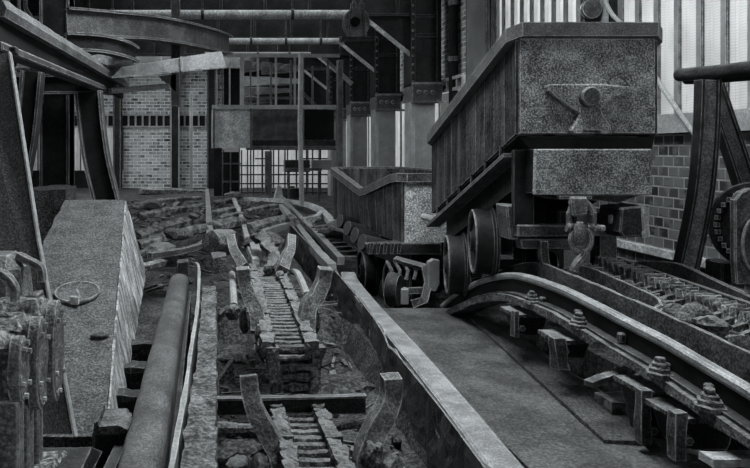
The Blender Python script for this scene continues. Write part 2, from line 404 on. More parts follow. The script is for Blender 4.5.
# post between the bright sheets with its pulley, and the cable
r = thing('steel_column', 'dark post between the bright sheet windows behind the large wagon', 'column', (4.93, 8.8, 1.96))
MB().bb(4.9, 5.05, 8.55, 9.1, 1.96, 5.4).build('web', STEEL, r); MB().bb(4.86, 4.9, 8.5, 8.62, 1.96, 5.4).build('flange', STEELL, r)
MB().bb(4.86, 4.9, 9.04, 9.14, 1.96, 5.4).build('flange', STEELL, r)
r = thing('pulley', 'small black pulley bracket fixed to the post above the large wagon rim', 'pulley', (4.75, 8.7, 3.1))
MB().lathe([(.06,0),(.12,.01),(.09,.04),(.12,.07),(.06,.08)], (4.72, 8.6, 3.3), (0,-1,0), 18).build('wheel', HOOK, r, smooth=True)
MB().bb(4.66, 4.86, 8.62, 8.7, 3.05, 3.55).build('bracket', STEEL, r, bevel=.01)
tag(MB().tube(smoothpath([S(601,-6,4.85), S(612,14,4.85), S(624,28,4.85), S(660,84,4.85), S(679,112,4.85), S(696,136,4.85)]), .024, 8).build('cable', STEELL, smooth=True),
    'pale thick cable slanting down behind the large wagon to the brick wall', 'cable')

# ------------------------------------------------------------------ overhead: pipes, hook block, curved plates
def pipe(x0, x1, Y, z, r_, lab, mt=STEELL):
    r = thing('overhead_pipe', lab, 'pipe', ((x0+x1)/2, Y, z))
    MB().tube([(x0, Y, z), (x1, Y, z)], r_, 14).build('pipe_run', mt, r, smooth=True)
    for k in range(3):
        x = x0+(x1-x0)*(.2+.3*k); MB().cyl((x-.03, Y, z), (x+.03, Y, z), r_*1.25, 14).build('pipe_clip', STEEL, r)
        MB().bar((x, Y, z), (x, Y, 5.3), .03, .02, (0,1,0)).build('hanger', STEEL, r)
pipe(-3.0, 2.9, 13.8, 4.23, .09, 'thick pale overhead pipe running to the hanging hook block', PALE)
pipe(.55, 3.35, 16.9, 4.18, .075, 'second thinner overhead pipe, below and behind the thick pale one', PALE)
pipe(.0, 3.0, 19.9, 4.28, .05, 'thin dim overhead pipe just above the barred screen', COLG)
r = thing('hook_block', 'heavy round pulley block hanging on chains under the ceiling', 'pulley', P(356, 36, 13))
c = P(356, 23, 13)
MB().lathe([(.05,-.09),(.24,-.08),(.24,-.05),(.19,-.02),(.19,.02),(.24,.05),(.24,.08),(.05,.09)], c, (0,1,0), 28, (1,1.15)).build('sheave', IRON, r, smooth=True)
MB().lathe([(.09,0),(.09,.05),(.05,.06)], c+V(-.04,-.09,.0), (0,-1,0), 16).build('boss', DARK, r)
for s in (-1, 1): MB().bar(c+V(.0+s*.16, -.1, -.3), c+V(s*.1, -.1, .34), .035, .05, (0,1,0)).build('cheek_strap', STEELM, r)
MB().bb(c.x-.3, c.x+.33, c.y-.13, c.y+.1, c.z-.34, c.z-.27).build('base_bar', STEEL, r)
for s in (-1, 1):
    ch = MB()
    for k in range(7): ch.torus(c+V(s*.07+.03, 0, .32+k*.1), (1,0,0) if k % 2 else (0,1,0), .045, .015, 10, 6, (1,1.4))
    ch.build('hanging_chain', STEELM, r)

def curved(name, pts, h, th, mt, lab, cat, flange=None, rv=False):
    r = thing(name, lab, cat, sum(pts, Vector())/len(pts)-V(0,0,h/2))
    sp = smoothpath(pts, 8)
    MB().sweep([(-th/2,-h/2),(th/2,-h/2),(th/2,h/2),(-th/2,h/2)], sp).build('curved_plate', mt, r)
    if flange:
        for s in (-1, 1): MB().sweep([(-flange,-.015),(flange,-.015),(flange,.015),(-flange,.015)], [p+V(0,0,s*h/2) for p in sp]).build('flange', STEELM, r)
    return r
curved('ring_girder', [P(66,22,8.2), P(110,25,8.6), P(150,28,9.3), P(190,35,10.0), P(218,42,11.0), P(228,45,12.2)], .30, .04, STEELM,
       'large curved riveted ring girder overhead at upper left', 'girder', .09)
curved('ring_girder', [P(66,42,7.4), P(100,44,7.6), P(124,50,8.0), P(134,55,8.8)], .17, .04, STEEL,
       'short curved girder tucked under the large ring girder', 'girder', .07)
r = thing('chute_lip', 'pale flat chute lip reaching rightwards under the ring girder', 'chute', P(165, 70, 9))
a = [P(112,77,7.9), P(226,67,8.9), P(222,51,8.9), P(122,67,7.9)]
MB().prism(a, (0,.06,0)).rough(.006, 8, .1).build('lip_plate', STEELL, r)
MB().prism([P(112,78,7.9), P(226,68,8.9), P(225,66,9.6), P(114,75,8.6)], (0,0,.02)).build('bottom_plate', STEELM, r)
MB().prism([P(180,57,8.45), P(182,57,8.45), P(183,71,8.45), P(181,71,8.45)], (0,-.03,0)).build('stiffener', STEELL, r)
tag(MB().prism([P(82,58,8.1), P(104,53,8.1), P(122,54,8.1), P(131,60,8.1), P(112,65,8.1), P(92,65,8.1)], (0,.5,0)).rough(.008, 8, .1).build('scoop_plate', PALE),
    'pale rounded scoop plate hanging above the end of the left girder', 'plate')
# upper left handrail bits
r = thing('handrail', 'dark bent handrail bars in the top left corner', 'railing', P(15, 15, 11))
for x in (8, 19): MB().tube([P(x, -8, 11), P(x, 24, 11)], .03, 8).build('baluster', STEELL, r)
MB().tube(smoothpath([P(26,-8,11), P(26,8,11), P(31,18,11), P(33,40,11)]), .035, 8).build('rail', STEELM, r, smooth=True)
r = thing('girder', 'dark horizontal girder crossing behind the left inclined rail girder', 'girder', P(60, 90, 8.6))
MB().prism([P(-20,76,8.6), P(112,76,8.6), P(112,92,8.6), P(-20,92,8.6)], (0,.05,0)).build('web', GIRD, r)
for y in (76, 93): MB().bar(P(-20,y,8.6), P(112,y,8.6), .16, .03).build('flange', STEELM, r)
tag(MB().tube([P(110,91,8.2), P(168,86,9.0)], .035, 10).build('tie_rod', STEELL), 'pale tie rod running right from the end of the left girder', 'rod')
r = thing('girder', 'short dark bracket girder beneath the pale chute lip', 'girder', P(172, 100, 10))
MB().prism([P(158,76,10), P(176,74,10), P(176,92,10)], (0,.1,0)).build('gusset', GIRD, r)
MB().bb(P(171,0,10).x, P(180,0,10).x, 10, 10.2, 2.2, 5.26).build('hanger', STEEL, r)

# ------------------------------------------------------------------ cabin, screen, pole, lattice at the far end
CY = 18
r = thing('hanging_cabin', 'riveted steel plate cabin hanging high at the far end of the hall', 'cabin', P(270, 150, CY))
def pl(x0,x1,y0,y1,Y,th,mt,nm,par=None, rg=0):
    m = MB().prism([P(x0,y1,Y), P(x1,y1,Y), P(x1,y0,Y), P(x0,y0,Y)], (0,th,0))
    if rg: m.rough(rg, 3, .2)
    return m.build(nm, mt, par)
o = pl(212,252,109,148,CY-.3,1.2,PALE,'front_plate',r); o['label'] = 'paler scratched plate'
pl(252,301,105,142,CY,1.2,STEELM,'side_plate',r)
pl(247,338,140,150,CY-.1,.6,STEEL,'floor_beam',r)
pl(247,338,146,149,CY-.2,.1,STEELM,'kick_strip',r)
pl(304,334,110,141,CY+.4,.8,DARK,'dark_opening',r)
pl(212,340,105,109,CY-.35,.08,STEELL,'top_rail',r)
for x in (213, 250, 302, 336): pl(x,x+2,108,148,CY-.36,.05,STEELM,'stiffener',r)
r = thing('barred_screen', 'tall barred steel screen standing on top of the hanging cabin', 'screen', P(270, 105, CY))
for x, wd, y0, mt in ((216,1.5,68,STEELL),(222,1.5,62,STEELM),(229,1.5,62,STEELL),(240,4,56,STEELL),(250,1.5,62,STEELM),(257,2,57,STEELL),(270,2,62,STEELM),(275,2,57,STEELL),(290,2,60,STEELM),(294,2,57,STEELL),(299,5,56,STEELM),(312,1.5,66,STEELM),(327,2,60,STEELM)):
    pl(x,x+wd,y0,106,CY-.1,.06,mt,'bar',r)
pl(226,340,54,57,CY-.12,.1,STEELL,'head_rail',r); pl(240,300,97,99,CY,.05,STEELM,'mid_rail',r); pl(300,330,68,70,CY,.05,STEELM,'mid_rail',r)
MB().bar(P(322,57,CY), P(352,84,CY), .1, .06, (0,1,0)).build('brace', STEELL, r)
MB().bar(P(300,90,CY+.5), P(322,112,CY+.5), .08, .05, (0,1,0)).build('brace', STEELM, r)
r = thing('stored_machinery', 'pale jumbled machinery seen through the barred screen', 'machinery', P(270, 100, 21))
for (x0,x1,y0,y1,Y,mt) in ((243,300,76,84,20.5,STEELL),(243,292,86,93,21,COLG),(244,262,60,70,21.5,STEELM),(262,298,62,72,22,STEELM),(245,258,94,104,20,STEELM)):
    MB().prism([P(x0,y1+2,Y), P(x1,y1-1,Y), P(x1,y0+3,Y), P(x0,y0,Y)], (0,.3,0)).rough(.03, 3, .2).build('beam', mt, r)
MB().lathe([(.05,0),(.3,.05),(.3,.15),(.1,.2)], P(251,103,19.5), (0,0,1), 16).build('bowl', STEEL, r)
MB().lathe([(.05,0),(.25,.05),(.25,.15),(.1,.2)], P(268,105,19.3), (0,0,1), 16).build('bowl', STEEL, r)
tag(MB().tube([P(301,53,15.8), P(300,130,15.8), P(302,206,15.8)], .055, 10).build('standing_pole', STEELL, smooth=True),
    'slim pale pole standing upright in front of the hanging cabin', 'pole')
tag(MB().prism([P(338,208,17), P(343,208,17), P(343,60,17), P(338,60,17)], (0,.2,0)).build('steel_post', STEELM), 'narrow grey post right of the hanging cabin', 'post')
# lattice glazing bars under the cabin, each bar a part
r = thing('lattice_screen', 'low lattice of thin steel bars before the bright far window', 'screen', P(290, 196, 24))
LY = 24
for x in (223,241,247,253,262,270,278,287,296,306,312,320,328,334): pl(x,x+1.3,150,198,LY,.04,STEEL,'upright',r)
for (x0,x1,y) in ((223,241,163),(240,336,165),(240,336,174),(223,336,183),(240,336,192),(255,270,158),(300,336,158)): pl(x0,x1,y,y+1.4,LY-.05,.04,STEEL,'crossbar',r)
pl(265,272,151,200,LY-.1,.15,STEELM,'mullion',r)
r = thing('gate', 'dark framed gate beneath the left half of the cabin', 'gate', P(230, 196, 22))
pl(214,222,148,196,22,.15,DARK,'gate_post',r); pl(222,240,152,196,22.6,.06,DARK,'gate_panel',r)
for x in (222,230,239): pl(x,x+1,152,196,22.4,.05,STEELM,'gate_bar',r)
pl(222,240,163,164.3,22.35,.05,STEELM,'gate_bar',r); pl(222,240,181,182.3,22.35,.05,STEELM,'gate_bar',r)
r = thing('control_panel', 'dark box on a rack beneath the right half of the cabin', 'box', P(300, 175, 21))
pl(285,310,160,172,21,.4,STEEL,'box_body',r); pl(312,334,160,170,21.2,.3,COLG,'box_side',r); pl(286,322,168,171,20.9,.05,STEELM,'tray',r); pl(288,290,171,203,21,.06,STEELM,'rack_leg',r); pl(318,320,171,203,21,.06,STEELM,'rack_leg',r)
r = thing('tank', 'small dark tank standing before the bright far window', 'tank', P(291, 198, 22))
MB().cyl(P(291,198,22), P(291,188,22), .3, 16).build('tank_body', STEEL, r); MB().cyl(P(291,188,22), P(291,186,22), .12, 12).build('cap', STEELM, r)
tag(MB().prism([P(274,200,21), P(284,200,21), P(281,186,21), P(278,185,21)], (0,.3,0)).build('cone_marker', PALE), 'pale cone shape on the floor before the far window', 'cone')

# ------------------------------------------------------------------ mine wagons
def make_wagon(label, group, xf, wid, ln, hgt, front_mat, wheels, rail_d, dent=False, hood=False):
    o0 = xf(V(0,0,0)); r = thing('mine_wagon', label, 'wagon', (o0.x+wid/2, o0.y+ln/2, o0.z-.95), group)
    n = 10
    # side walls and back as a tub with open top
    def side(nm, x, mt, sgn):
        m = MB(); cols = []
        for i in range(n+1):
            t = ln*i/n; dz = 0; dx = 0
            if dent and sgn < 0: k = max(0, 1-abs(t-1.25)/(1.1 if t < 1.25 else 1.35)); dz = -.25*k; dx = -.05*k
            cols.append((t, dz, dx))
        for (t0,a0,b0),(t1,a1,b1) in zip(cols, cols[1:]):
            m.hexa([V(x,t0,0),V(x+.03,t0,0),V(x+.03,t1,0),V(x,t1,0),V(x+b0,t0,hgt+a0),V(x+b0+.03,t0,hgt+a0),V(x+b1+.03,t1,hgt+a1),V(x+b1,t1,hgt+a1)])
        bmesh.ops.remove_doubles(m.bm, verts=m.bm.verts, dist=1e-4)
        m.xf(xf).build(nm, mt, r)
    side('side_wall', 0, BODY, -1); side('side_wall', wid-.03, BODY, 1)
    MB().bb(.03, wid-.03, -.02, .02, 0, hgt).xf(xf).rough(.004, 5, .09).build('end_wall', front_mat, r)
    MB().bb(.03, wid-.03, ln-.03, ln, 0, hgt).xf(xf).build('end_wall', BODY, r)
    MB().bb(.03, wid-.03, 0, ln, 0, .03).xf(xf).build('tub_floor', BODY, r)
    # rim: chamfered frame of thick band
    e = .06 if hood else .05; c = .09; zt = hgt+(.105 if hood else .02); zb = hgt+(.0 if hood else -.075)
    def ring(off):
        return [V(-off+c,-off,0),V(wid+off-c,-off,0),V(wid+off,-off+c,0)]+[V(wid+off,-off+c+(ln+2*off-2*c)*k/6,0) for k in range(1,7)]+[V(wid+off-c,ln+off,0),V(-off+c,ln+off,0),V(-off,ln+off-c,0)]+[V(-off,ln+off-c-(ln+2*off-2*c)*k/12,0) for k in range(1,13)]
    a = ring(e); b = ring(-.02); m = MB(); k_ = len(a); rr = []
    for p, q in zip(a, b):
        d = 0
        if dent and p.x < .1: d = -.25*max(0, 1-abs(p.y-1.25)/(1.1 if p.y < 1.25 else 1.35))
        rr.append([m.bm.verts.new(V(p.x,p.y,zb+d)), m.bm.verts.new(V(p.x,p.y,zt+d)), m.bm.verts.new(V(q.x,q.y,zt+d)), m.bm.verts.new(V(q.x,q.y,zb+d))])
    for i in range(k_):
        u, v = rr[i], rr[(i+1)%k_]
        for j in range(4): m.face([u[j], u[(j+1)%4], v[(j+1)%4], v[j]])
    m.xf(xf).build('rim', EMB if hood else STEELM, r)
    # under frame: side sills with gussets
    for x in (-.0, wid-.06):
        sl = MB().bb(x-.04, x+.1, .12, ln+.05, -.13, -.10).xf(xf).build('side_sill', STEELM, r)
        for i in range(6):
            t = .22+i*(ln-.3)/5.5; sx = x-.01 if x < .1 else x+.07
            g = MB().prism([V(sx-.02,t,-.10),V(sx+.02,t+.12,-.10),V(sx+.02,t+.03,0),V(sx-.02,t,0)], (.015,0,0)).xf(xf); g.build('gusset', STEEL, sl)
    MB().bb(.12, wid-.12, .05, ln-.1, -.32, -.0).xf(xf).build('under_frame', STEEL, r)
    for i, (x, y, z) in enumerate(wheels):
        for s, xx in ((-1, x), (1, x+.98)):
            wmb = MB().lathe([(.04,-.01),(.07,-.03),(.1,0),(.22,.03),(.245,.0),(.28,-.005),(.285,.03),(.275,.06),(.28,.13),(.31,.145),(.31,.17),(.1,.17)], (xx, y, z), (1,-.24 if hood else 0,0) if s < 0 else (-1,.24 if hood else 0,0), 32)
            wo = wmb.build('wheel', GIRD, r, smooth=True)
            MB().torus((xx-.0*s, y, z), (1,-.24 if hood else 0,0), .265, .014, 32, 6).build('tyre_edge', STEELM, wo, smooth=True)
        MB().cyl((x+.02, y, z), (x+.96, y, z), .05, 12).build('axle', STEEL, r)
        for gx in (.18, .68): MB().bb(x+gx, x+gx+.12, y-.12, y+.12, z-.1, z+.28).build('axle_guard', STEEL, r, bevel=.015)
    return r
# wagon 1 stands nose-up on the hump
X1f = lambda p: V(2.38+p.x, 5.37+p.y, 1.707-.40*p.y+p.z)
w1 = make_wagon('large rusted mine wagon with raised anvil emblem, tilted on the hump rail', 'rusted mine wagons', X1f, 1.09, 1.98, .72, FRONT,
                [(2.33, 6.08, .79), (2.33, 6.73, .48)], .3, hood=True)
fy = 5.37
def FP(px, py, Y=5.33): return P(px, py, Y)
em = [FP(545,86),FP(548,84.5),FP(600,84.5),FP(627,87),FP(622,94),FP(612,98),FP(603,104),FP(598,110),FP(602,118),FP(607,125),FP(609,131),FP(606,134),FP(598,134),FP(598,131),FP(580,130.5),FP(579,134),FP(571,134),FP(568,130),FP(572,124),FP(577,114),FP(566,107),FP(552,97),FP(546,91)]
MB().prism([p+V(0,-.045,0) for p in em], (0,.07,0)).build('anvil_emblem', FRONT, w1, bevel=.008)
MB().lathe([(.075,0),(.075,.05),(.066,.058)], FP(588,97,5.29), (0,-1,0), 28).build('pivot_boss', STEELM, w1, smooth=True)
# hood box under the body with couplings
m = MB().prism([P(535,149,5.22),P(652,149,5.22),P(652.5,195,5.22),P(534,195,5.22)], (0,.03,0)); m.build('draw_box', FRONT, w1, bevel=.008)
MB().prism([P(537,149,5.26),P(650,149,5.26),P(650,194,5.26),P(537,194,5.26)], (0,.4,0)).build('draw_box_body', STEEL, w1)
MB().prism([P(520,137,5.36),P(654,137,5.36),P(652,149,5.36),P(530,149,5.36)], (0,.6,0)).build('draw_box_neck', DARK, w1)
MB().prism([P(560,195,5.24),P(642,195,5.24),P(618,203,5.24),P(592,200,5.24),P(560,200,5.24)], (0,.4,0)).build('keel_plate', STEEL, w1)
MB().prism([P(560,196,5.2),P(592,196,5.2),P(592,199,5.2),P(560,199,5.2)], (0,.05,0)).build('slot_plate', STEELM, w1)
MB().prism([P(514,150,5.45),P(534,150,5.45),P(534,226,5.45),P(514,226,5.45)], (0,.04,0)).build('end_post', GIRD, w1)
MB().prism([P(506,205,5.5),P(519,205,5.5),P(519,240,5.5),P(510,240,5.5)], (0,.2,0)).build('axle_bracket', STEELM, w1, bevel=.01)
MB().prism([P(518,225,5.42),P(624,225,5.42),P(624,236,5.42),P(518,237,5.42)], (0,.12,0)).build('buffer_beam', STEELM, w1, bevel=.008)
MB().prism([P(520,239,5.46),P(578,239,5.46),P(578,249,5.46),P(522,249,5.46)], (0,.1,0)).build('lower_beam', STEELM, w1, bevel=.006)
MB().prism([P(541,241,5.4),P(548,241,5.4),P(549,258,5.4),P(552,272,5.4),P(545,272,5.4),P(541,256,5.4)], (0,.05,0)).build('brake_link', STEELM, w1)
MB().prism([P(564,250,5.5),P(576,250,5.5),P(577,264,5.5),P(586,264,5.5),P(586,268,5.5),P(564,268,5.5)], (0,.08,0)).build('guard_iron', STEELL, w1)
for a,b,mt in ((577,590,COLG),(600,617,STEELM)): MB().prism([P(a,213,5.75),P(b,213,5.75),P(b,268,5.75),P(a,268,5.75)], (0,.05,0)).build('frame_plate', mt, w1)
o = MB().prism([P(622,208,5.2),P(644,206,5.2),P(647,210,5.2),P(648,236,5.2),P(624,238,5.2),P(620,232,5.2)], (0,.3,0)).build('buffer', STEEL, w1, bevel=.01)
MB().prism([P(643,205,5.17),P(649,208,5.17),P(650,237,5.17),P(645,238,5.17)], (0,.3,0)).rough(.006, 10, .05).build('worn_edge', PALE, o)
MB().prism([P(611,215,5.3),P(621,215,5.3),P(621,224,5.3),P(611,224,5.3)], (0,.05,0)).build('packing_block', PALE, w1, bevel=.01)
# coupling: lug, shackle, links
cp = MB().prism([P(573,197,5.04),P(588,197,5.04),P(589,204,5.04),P(588,215,5.04),P(574,217,5.04),P(572,204,5.04)], (0,.06,0)).build('coupling_lug', IRON, w1, bevel=.012)
k = 5.1/F
MB().torus(P(581,215,5.1), (0,1,0), 12*k, 2.6*k, 22, 8, (.95,1.2), .5, 0).build('shackle', IRON, w1, smooth=True)
m = MB(); m.tube([P(569,212,5.1), P(569,230,5.1)], 2.8*k); m.tube([P(594,212,5.1), P(593,230,5.1)], 2.8*k); m.tube([P(566,229,5.1), P(601,228,5.1)], 2.6*k)
m.build('shackle_legs', IRON, w1, smooth=True)
for x in (571, 577, 584, 590): MB().lathe([(2.6*k,0),(4*k,1.5*k),(4*k,6*k),(2.6*k,8*k)], P(x-4,227,5.08), (1,0,0), 10).build('collar', IRON, w1, smooth=True)
MB().prism([P(599,225.5,5.1),P(606,225.5,5.1),P(606,231,5.1),P(599,231,5.1)], (0,.04,0)).build('pin_end', STEELL, w1, bevel=.006)
m = MB().lathe([(3*k,0),(5.6*k,5*k),(5.6*k,17*k),(3.4*k,24*k)], P(580,222,5.0), (.02,0,-1), 14); m.build('swivel', IRON, w1, smooth=True)
MB().torus(P(581,240,5.07), (0,1,0), 10*k, 2.8*k, 26, 8, (1.0,1.3)).build('coupling_ring', IRON, w1, smooth=True)
MB().tube(smoothpath([P(584,252,5.05), P(581,258,5.02), P(576,265,5.0), P(574,271,5.0)]), 4*k, 8).build('hanging_link', IRON, w1, smooth=True)
MB().prism([P(652,152,5.6),P(657,158,5.6),P(652,163,5.6)], (0,.1,0)).build('latch_tip', PALE, w1)

# wagon 2: stands on the lower track behind
yaw = math.atan2(.29, 2.6)
def X2f(p):
    c, s = math.cos(yaw), math.sin(yaw); return V(2.18+p.x*c-p.y*s, 7.75+p.x*s+p.y*c, .55+p.z)
wl = []
for t in (.38, 1.35):
    q = X2f(V(-.02, t, 0)); wl.append((q.x+.02, q.y, -.0))
w2 = make_wagon('smaller mine wagon with dented rim and speckled end coloured as if brightly lit, on the lower track', 'rusted mine wagons', X2f, 1.09, 2.6, .75, FRONT2, wl, .3, dent=True)
m = MB().prism([P(366,243,7.7),P(442,243,7.7),P(442,255,7.7),P(368,255,7.7)], (0,.2,0)); m.build('headstock', STEEL, w2, bevel=.01)
for k_ in range(5): MB().prism([P(370+k_*7,243,7.66),P(374+k_*7,243,7.66),P(372+k_*7,254,7.66),P(369+k_*7,254,7.66)], (0,.05,0)).build('stud', STEEL, w2)
m = MB()
fr = [(395,259,7.6),(424,267,7.4),(428,283,7.3),(424,300,7.2),(412,304,7.2)]
m.sweep([(-.02,-.04),(.02,-.04),(.02,.04),(-.02,.04)], [P(*q) for q in fr], (1,0,0)).build('end_frame', STEELM, w2)
MB().bar(P(404,291,7.3), P(424,290,7.3), .04, .06).build('end_rung', STEELM, w2)
MB().prism([P(401,289,7.25),P(409,289,7.25),P(409,305,7.25),P(401,305,7.25)], (0,.12,0)).build('foot_block', COLG, w2, bevel=.01)
o = MB().lathe([(.03,0),(.17,.0),(.18,.03),(.16,.12),(.05,.13)], P(389,289,7.35), (.8,-.5,0), 24).build('front_wheel', STEEL, w2, smooth=True)
for k_ in range(4): MB().tube([P(387+k_*8,262,7.6), P(392+k_*8,271,7.45), P(390+k_*8,280,7.4)], .02, 8).build('spring', STEEL, w2, smooth=True)
MB().prism([P(428,262,7.25),P(433,259,7.25),P(440,260,7.25),P(440,284,7.25),P(436,292,7.25),P(428,291,7.25)], (0,.06,0)).build('guard_iron', COLG, w2, bevel=.01)
for k_ in range(4):
    a = P(350+k_*8, 222+k_*7, 9.4-k_*.5); MB().cyl(a+V(-.15,-.05,.02), a+V(.12,.03,-.05), .09, 12).build('roller', GIRD, w2, smooth=True)
MB().cyl(P(424,217,7.6), P(436,220,7.4), .04, 10).build('tow_peg', STEELL, w2)

# ------------------------------------------------------------------ hump track under the large wagon
def guard(name, top, h, th, mt, lab, cat='plate', amp=.006, par=None, sub=6):
    p = smoothpath(top, sub)
    m = MB().sweep([(-th/2,-h),(th/2,-h),(th/2,0),(-th/2,0)], p)
    if amp: m.rough(amp, 5, .12)
    o = m.build(name, mt, par)
    if par is None: tag(o, lab, cat)
    return o
hr = [(443,304),(449,299),(458,291),(468,286),(479,280),(497,274.5),(510,272.5),(520,273),(533,276),(548,281),(567,288),(600,304),(633,321),(667,338),(700,357),(750,386),(800,416),(860,452)]
hp = [S(x, y, 2.45) for x, y in hr]
r = thing('hump_rail', 'bright-topped rail curving over the hump beneath the large wagon', 'rail', V(2.45, 4.5, 0))
hs = smoothpath(hp, 4)
MB().sweep([(-.024,-.05),(.024,-.05),(.03,-.035),(.03,-.012),(.018,0),(-.018,0),(-.03,-.012),(-.03,-.035)], hs).build('rail_head', TOPR, r)
MB().sweep([(-.01,-.15),(.01,-.15),(.01,-.04),(-.01,-.04)], hs).build('rail_web', DARK, r)
MB().sweep([(-.07,-.17),(.07,-.17),(.07,-.15),(-.07,-.15)], hs).build('rail_foot', STEEL, r)
MB().sweep([(-.12,-.22),(.1,-.22),(.1,-.17),(-.12,-.17)], [p+V(-.0,0,0) for p in hs]).rough(.01, 6, .12).build('rail_bearer', CRUST, r)
for (x, y) in ((575,301),(618,323),(505,287),(540,289),(662,352),(705,372)):
    q = S(x, y+1, 2.40); MB().bb(q.x+.0, q.x+.04, q.y-.02, q.y+.02, q.z-.11, q.z-.05).build('rail_clip', STEEL, r, bevel=.008)
# rail chairs: posts with bolt stack carrying the rail
for i, (Y, ck, bd, (sx, sy, ss), lab) in enumerate([
        (5.16, (512,517,310,336), (517,546,314,336), (532,313,.8), 'small rail chair nearest the hump top, under the rail left end'),
        (4.5, (551,562,337,368), (560,590,340,360), (579,343,.85), 'flared rail chair with bolt stack, second down the hump rail'),
        (3.7, (637,647,388,441), (646,673,391,441), (660,389,.9), 'tall upright rail chair at the end of the plank curb'),
        (3.4, (670,682,410,458), (681,735,417,452), (710,417,.95), 'wide block-shaped rail chair lowest down the hump rail')]):
    b0 = P(bd[0],bd[3],Y); r = thing('rail_chair', lab, 'rail support', V(b0.x+.1, Y, max(b0.z, 0)), 'rail chairs along the hump rail')
    a, b = P(bd[0],bd[2],Y), P(bd[1],bd[2],Y); zb = b0.z
    MB().hexa([V(a.x,Y+.03,zb),V(b.x-.02,Y+.03,zb),V(b.x+.04,Y+.2,zb),V(a.x+.04,Y+.2,zb),V(a.x,Y,a.z-.02),V(b.x,Y,a.z-.02),V(b.x+.1,Y+.24,a.z-.02),V(a.x,Y+.24,a.z-.02)]).rough(.008, 7, .06, i).build('chair_body', STEEL, r)
    MB().hexa([V(a.x-.02,Y-.02,a.z-.025),V(b.x+.02,Y-.02,a.z-.025),V(b.x+.12,Y+.26,a.z-.025),V(a.x-.02,Y+.26,a.z-.025),V(a.x-.02,Y-.02,a.z),V(b.x+.02,Y-.02,a.z),V(b.x+.12,Y+.26,a.z),V(a.x-.02,Y+.26,a.z)]).rough(.006, 9, .05, i).build('top_plate', CRUST, r)
    c0, c1 = P(ck[0],ck[2],Y), P(ck[1],ck[2],Y); cb = P(ck[1],ck[3],Y)
    MB().hexa([V(c0.x+(.03 if i == 1 else 0),Y-.04,cb.z),V(c1.x+(.03 if i == 1 else 0),Y-.04,cb.z),V(c1.x,Y+.02,cb.z),V(c0.x,Y+.02,cb.z),V(c0.x,Y-.04,c0.z),V(c1.x,Y-.04,c0.z),V(c1.x,Y+.02,c0.z),V(c0.x,Y+.02,c0.z)]).rough(.007, 8, .05, i).build('cheek_plate', STEELM, r)
    st = MB(); cy = F*2.37/(sx-VX); cz_ = min(hs, key=lambda p: abs(p.y-cy)).z-.175
    for k_, rr in enumerate((.075,.06,.045,.03)): st.lathe([(rr*ss,0),(rr*ss,.02),(rr*ss*.85,.026)], V(2.37, cy, cz_+.026*k_*ss), (0,0,1), 6)
    st.rough(.005, 14, .03, i).build('bolt_stack', CRUST, r)
    MB().lathe([(.022,0),(.022,.025)], V((c0.x+c1.x)/2+.05, Y+.0, zb+.06), (0,-1,0), 6).build('bolt', STEELM, r)
# plank curb at foot
q = [G(458,309,.0),G(474,306,.0),G(652,432,.0),G(648,446,.0),G(604,444,.0)]
tag(MB().prism([p for p in q], (0,0,.025)).rough(.008, 5, .1).build('plank_curb', mat('curb_dark', .02,.15,4,60,.6,.8,0,.9,34)), 'long dark grimy plank curb beside the smooth floor, pointing to the large wagon', 'plank')
# inner guard plate, between hump rail and chain
guard('guard_plate', [S(462,296,2.62),S(474,280,2.62),S(490,275,2.62),S(513,266,2.62),S(530,262,2.62),S(547,264,2.62),S(570,274,2.62),S(610,290,2.62),S(650,307,2.62),S(690,325,2.62),S(750,352,2.62),S(830,390,2.62)], .19, .02, STEELM,
      'long thin guard plate standing between hump rail and rear chain conveyor')
guard('guard_plate', [P(560,269,5.3),P(585,266,5.1),P(625,282,4.8),P(655,296,4.6),P(661,303,4.5),P(664,309,4.5)], .1, .02, STEELM,
      'short narrow plate rising beside the rear chain conveyor, ending in a rounded tip')
guard('guard_plate', [P(627,263,6.0),P(650,261,5.8),P(674,263,5.6),P(690,268,5.4),P(715,280,5.1),P(750,296,4.8),P(800,318,4.5)], .2, .03, STEELM,
      'dark guard plate behind the rear chain conveyor, before the brick wall')
# rear chain conveyor (bucket links)
r = thing('chain_conveyor', 'rear chain conveyor of knobbly crusted links running towards the coupling', 'conveyor', V(3.1, 4.8, .3))
def lane(a, b, t, z=0): p = a.lerp(b, t); return p+V(0,0,z)
for nm, a, b, n_, sz in (('link_row', P(578,268,5.6), P(738,345,4.1), 24, .05), ('link_row', P(604,263,5.7), P(780,330,4.25), 26, .05)):
    for k_ in range(n_):
        p = a.lerp(b, k_/(n_-1)); MB().box(p+V(0,0,-.02), (.13,.05,.15), (R(-12+random.uniform(-8,8)),R(random.uniform(-6,6)),R(random.uniform(-8,8)))).rough(.012, 12, .035, k_).build('chain_link', HORN, r)
for o_, zz in ((-.07,-.02),(.05,-.0)):
    a, b = P(578,268,5.6)+V(o_,0,zz), P(738,345,4.1)+V(o_,0,zz); MB().bar(a, b, .025, .06).rough(.004, 9, .1).build('chain_side', STEELM, r)
a, b = P(606,261,5.8), P(790,327,4.25)
MB().bar(a+V(.1,0,.0), b+V(.1,0,0), .03, .06).rough(.004, 9, .1).build('chain_side', STEELM, r)
for k_ in range(17):
    t = k_/16; p0 = P(578,268,5.6).lerp(P(738,345,4.1), t); p1 = P(604,263,5.7).lerp(P(780,330,4.25), t)
    MB().bar(p0+V(0,0,-.02), p1+V(0,0,-.02), .03, .03).rough(.004, 12, .06, k_).build('rung', CRUST, r)
MB().prism([P(575,272,5.6)+V(0,0,-.1), P(740,350,4.1)+V(0,0,-.12), P(800,335,4.25)+V(.1,0,-.12), P(625,266,5.8)+V(.1,0,-.1)], (0,0,-.45)).build('conveyor_bed', GIRD, r)
